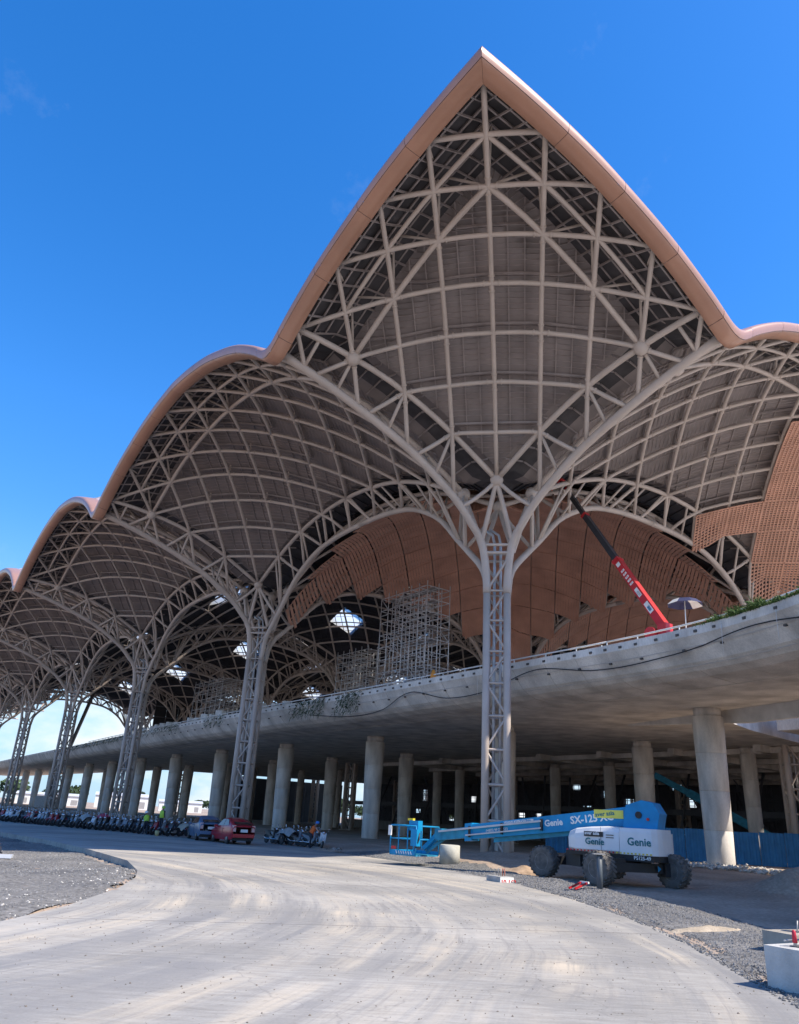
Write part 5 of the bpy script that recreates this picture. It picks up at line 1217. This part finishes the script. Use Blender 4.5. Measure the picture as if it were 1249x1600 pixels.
MB().prism([(-.3, 0), (-.26, .25), (-.12, .45), (-.1, .9), (.1, .9), (.12, .45), (.26, .25), (.3, 0)], Matrix.Rotation(R(90), 4, 'X'), 2.0).build('block', mat('cream_concrete', (.62, .58, .48), .8), jb_)
# rubbish at the tip of the road's dusty corner
rs_ = random.Random(9)
for i in range(5):
    x, y = -3.1 + rs_.uniform(-.6, .7), 52.6 + rs_.uniform(-.4, .4)
    tarp(x, y, -.02, rs_.uniform(0, 3), TARP if i % 2 else mat('brown_sack', (.2, .16, .12), .9), '%s crumpled %s sack of the small rubbish pile by the motorbikes' % (nth(i + 1), 'pale' if i % 2 else 'brown'), .28)
# kerb stones right of the nearest pier
for i in range(12):
    p0, p1 = W(9 - 3.4 * i, 16.6 - .12 * i * i * .25, .22), W(9 - 3.4 * (i + 1) + .06, 16.6 - .12 * (i + 1) ** 2 * .25, .22)
    MB().bar(p0, p1, .35, .3).build('kerb_stone', FND, label='%s pale kerb stone from the left in the line behind the nearest pier' % nth(i + 1), cat='kerb stone', group='kerb stones')
# blue hoarding
BSH = mat('blue_sheet', (.03, .20, .42), .5, 0, .12, 1.5); fc = thing('hoarding_fence', (28, 69, .2), 0, 'blue corrugated sheet fence behind the nearest pier', 'fence')
fx0, fx1 = Vector((14.5, 72.5)), Vector((37.2, 66.8))
for i in range(12):
    p, q = fx0.lerp(fx1, i / 12), fx0.lerp(fx1, (i + 1) / 12 - .002); v = []; f = []
    h = 2.55 + .06 * math.sin(i * 2.1); off = .05 * (i % 2)
    for j in range(17):
        t = p.lerp(q, j / 16); d = .05 * (1 if j % 4 < 2 else -1) + off; v += [(t.x - 28 - d * .2, t.y - 69 - d, -.1), (t.x - 28 - d * .2, t.y - 69 - d, h)]
    for j in range(16): f.append((2 * j, 2 * j + 2, 2 * j + 3, 2 * j + 1))
    MB().add(v, f).build('sheet_panel', BSH, fc)
# second blue boom behind the fence
l2 = thing('boom_lift', (34.0, 83, .2), 0, 'blue boom of a second lift slanting up behind the blue fence', 'boom lift')
MB().bar((5.5, 0, 2.3), (-2.0, 1.5, 6.2), .6, .8).build('boom_outer_tube', BLUED, l2); MB().bar((-2.0, 1.5, 6.2), (-5.2, 2.1, 7.8), .45, .6).build('boom_inner_tube', BLUED, l2)
mb = MB(); rbox(mb, (4.6, 0, 1.3), (3.2, 2.2, 1.2), .2); mb.build('engine_cowl', COWL, l2)
for x in (3.2, 6.0):
    for y in (-1.1, 1.1): MB().lathe([(.2, -.25), (.6, -.25), (.62, .25), (.2, .25)], 16, Matrix.Translation((x, y, .55)) @ Matrix.Rotation(R(90), 4, 'X')).build('wheel', TYRE, l2)

# ------------------------------------------------------------------ far background seen under the deck and between the trees
FT = mat('far_foliage', (.06, .10, .04), .9, 0, .3, .2)
rt = random.Random(6)
def far_tree(x, y, s, k):
    o = thing('tree', (x, y, -.1), rt.uniform(0, 6), '%s distant green tree from the left on the horizon' % nth(k), 'tree', 'distant trees on the horizon')
    MB().tube([(0, 0, 0), (.1, 0, s * .5)], [.3, .18], 6).build('trunk', mat('bark', (.12, .09, .07), .9), o)
    mb = MB()
    for _ in range(260):
        an, ph, r_ = rt.uniform(0, 6.28), rt.uniform(-1, 1), rt.random() ** .5
        c = Vector((math.cos(an) * r_ * s * .55, math.sin(an) * r_ * s * .55, s * .68 + ph * s * .32 * math.sqrt(max(0, 1 - r_ * r_ * .8)))); d1 = Vector((rt.uniform(-1, 1), rt.uniform(-1, 1), rt.uniform(-1, 1))).normalized() * s * .09; d2 = d1.orthogonal().normalized() * s * .07
        mb.add([c - d1, c + d2, c + d1, c - d2], [(0, 1, 2, 3)])
    mb.build('crown', FT, o)
for k in range(34): far_tree(-330 + 11.5 * k + rt.uniform(-4, 4), 430 + rt.uniform(-30, 60), rt.uniform(6, 12), k + 1)
for k, (x, y, wd, ht) in enumerate(((-178, 330, 30, 6), (-140, 345, 26, 5), (-112, 352, 22, 6.5), (-88, 356, 18, 5))):
    o = thing('warehouse', (x, y, 0), .3, '%s low white shed from the left on the horizon under the deck' % nth(k + 1), 'shed', 'white sheds on the horizon')
    MB().box((0, 0, ht * .4), (wd, 9, ht * .8)).build('wall', WHT, o)
    MB().prism([(-5, ht * .8), (5, ht * .8), (0, ht)], Matrix(((0, 0, 1, -wd / 2 - .3), (1, 0, 0, 0), (0, 1, 0, 0), (0, 0, 0, 1))), wd + .6).build('roof', mat('sheet_roof', (.6, .62, .65), .5), o)
    for i in range(4): MB().box((-wd / 2 + wd * (i + .5) / 4, -4.52, ht * .3), (wd * .1, .06, ht * .4)).build('door', RIMG, o)
fcr = thing('distant_crane', (-84, 205, 0), 0, 'thin dark boom of a distant crane seen below the left arches', 'crane')
MB().box((0, 0, 1.6), (3, 7, 2.6)).build('carrier', RIMG, fcr); MB().bar((0, 0, 2.5), (8, 0, 36), .7, .7, up=(0, 1, 0)).build('boom', BLK, fcr); MB().tube([(8, 0, 36), (8, 0, 30)], .06, 4).build('hook_line', BLK, fcr); MB().box((8, 0, 29.6), (.5, .5, .8)).build('hook', BLK, fcr)
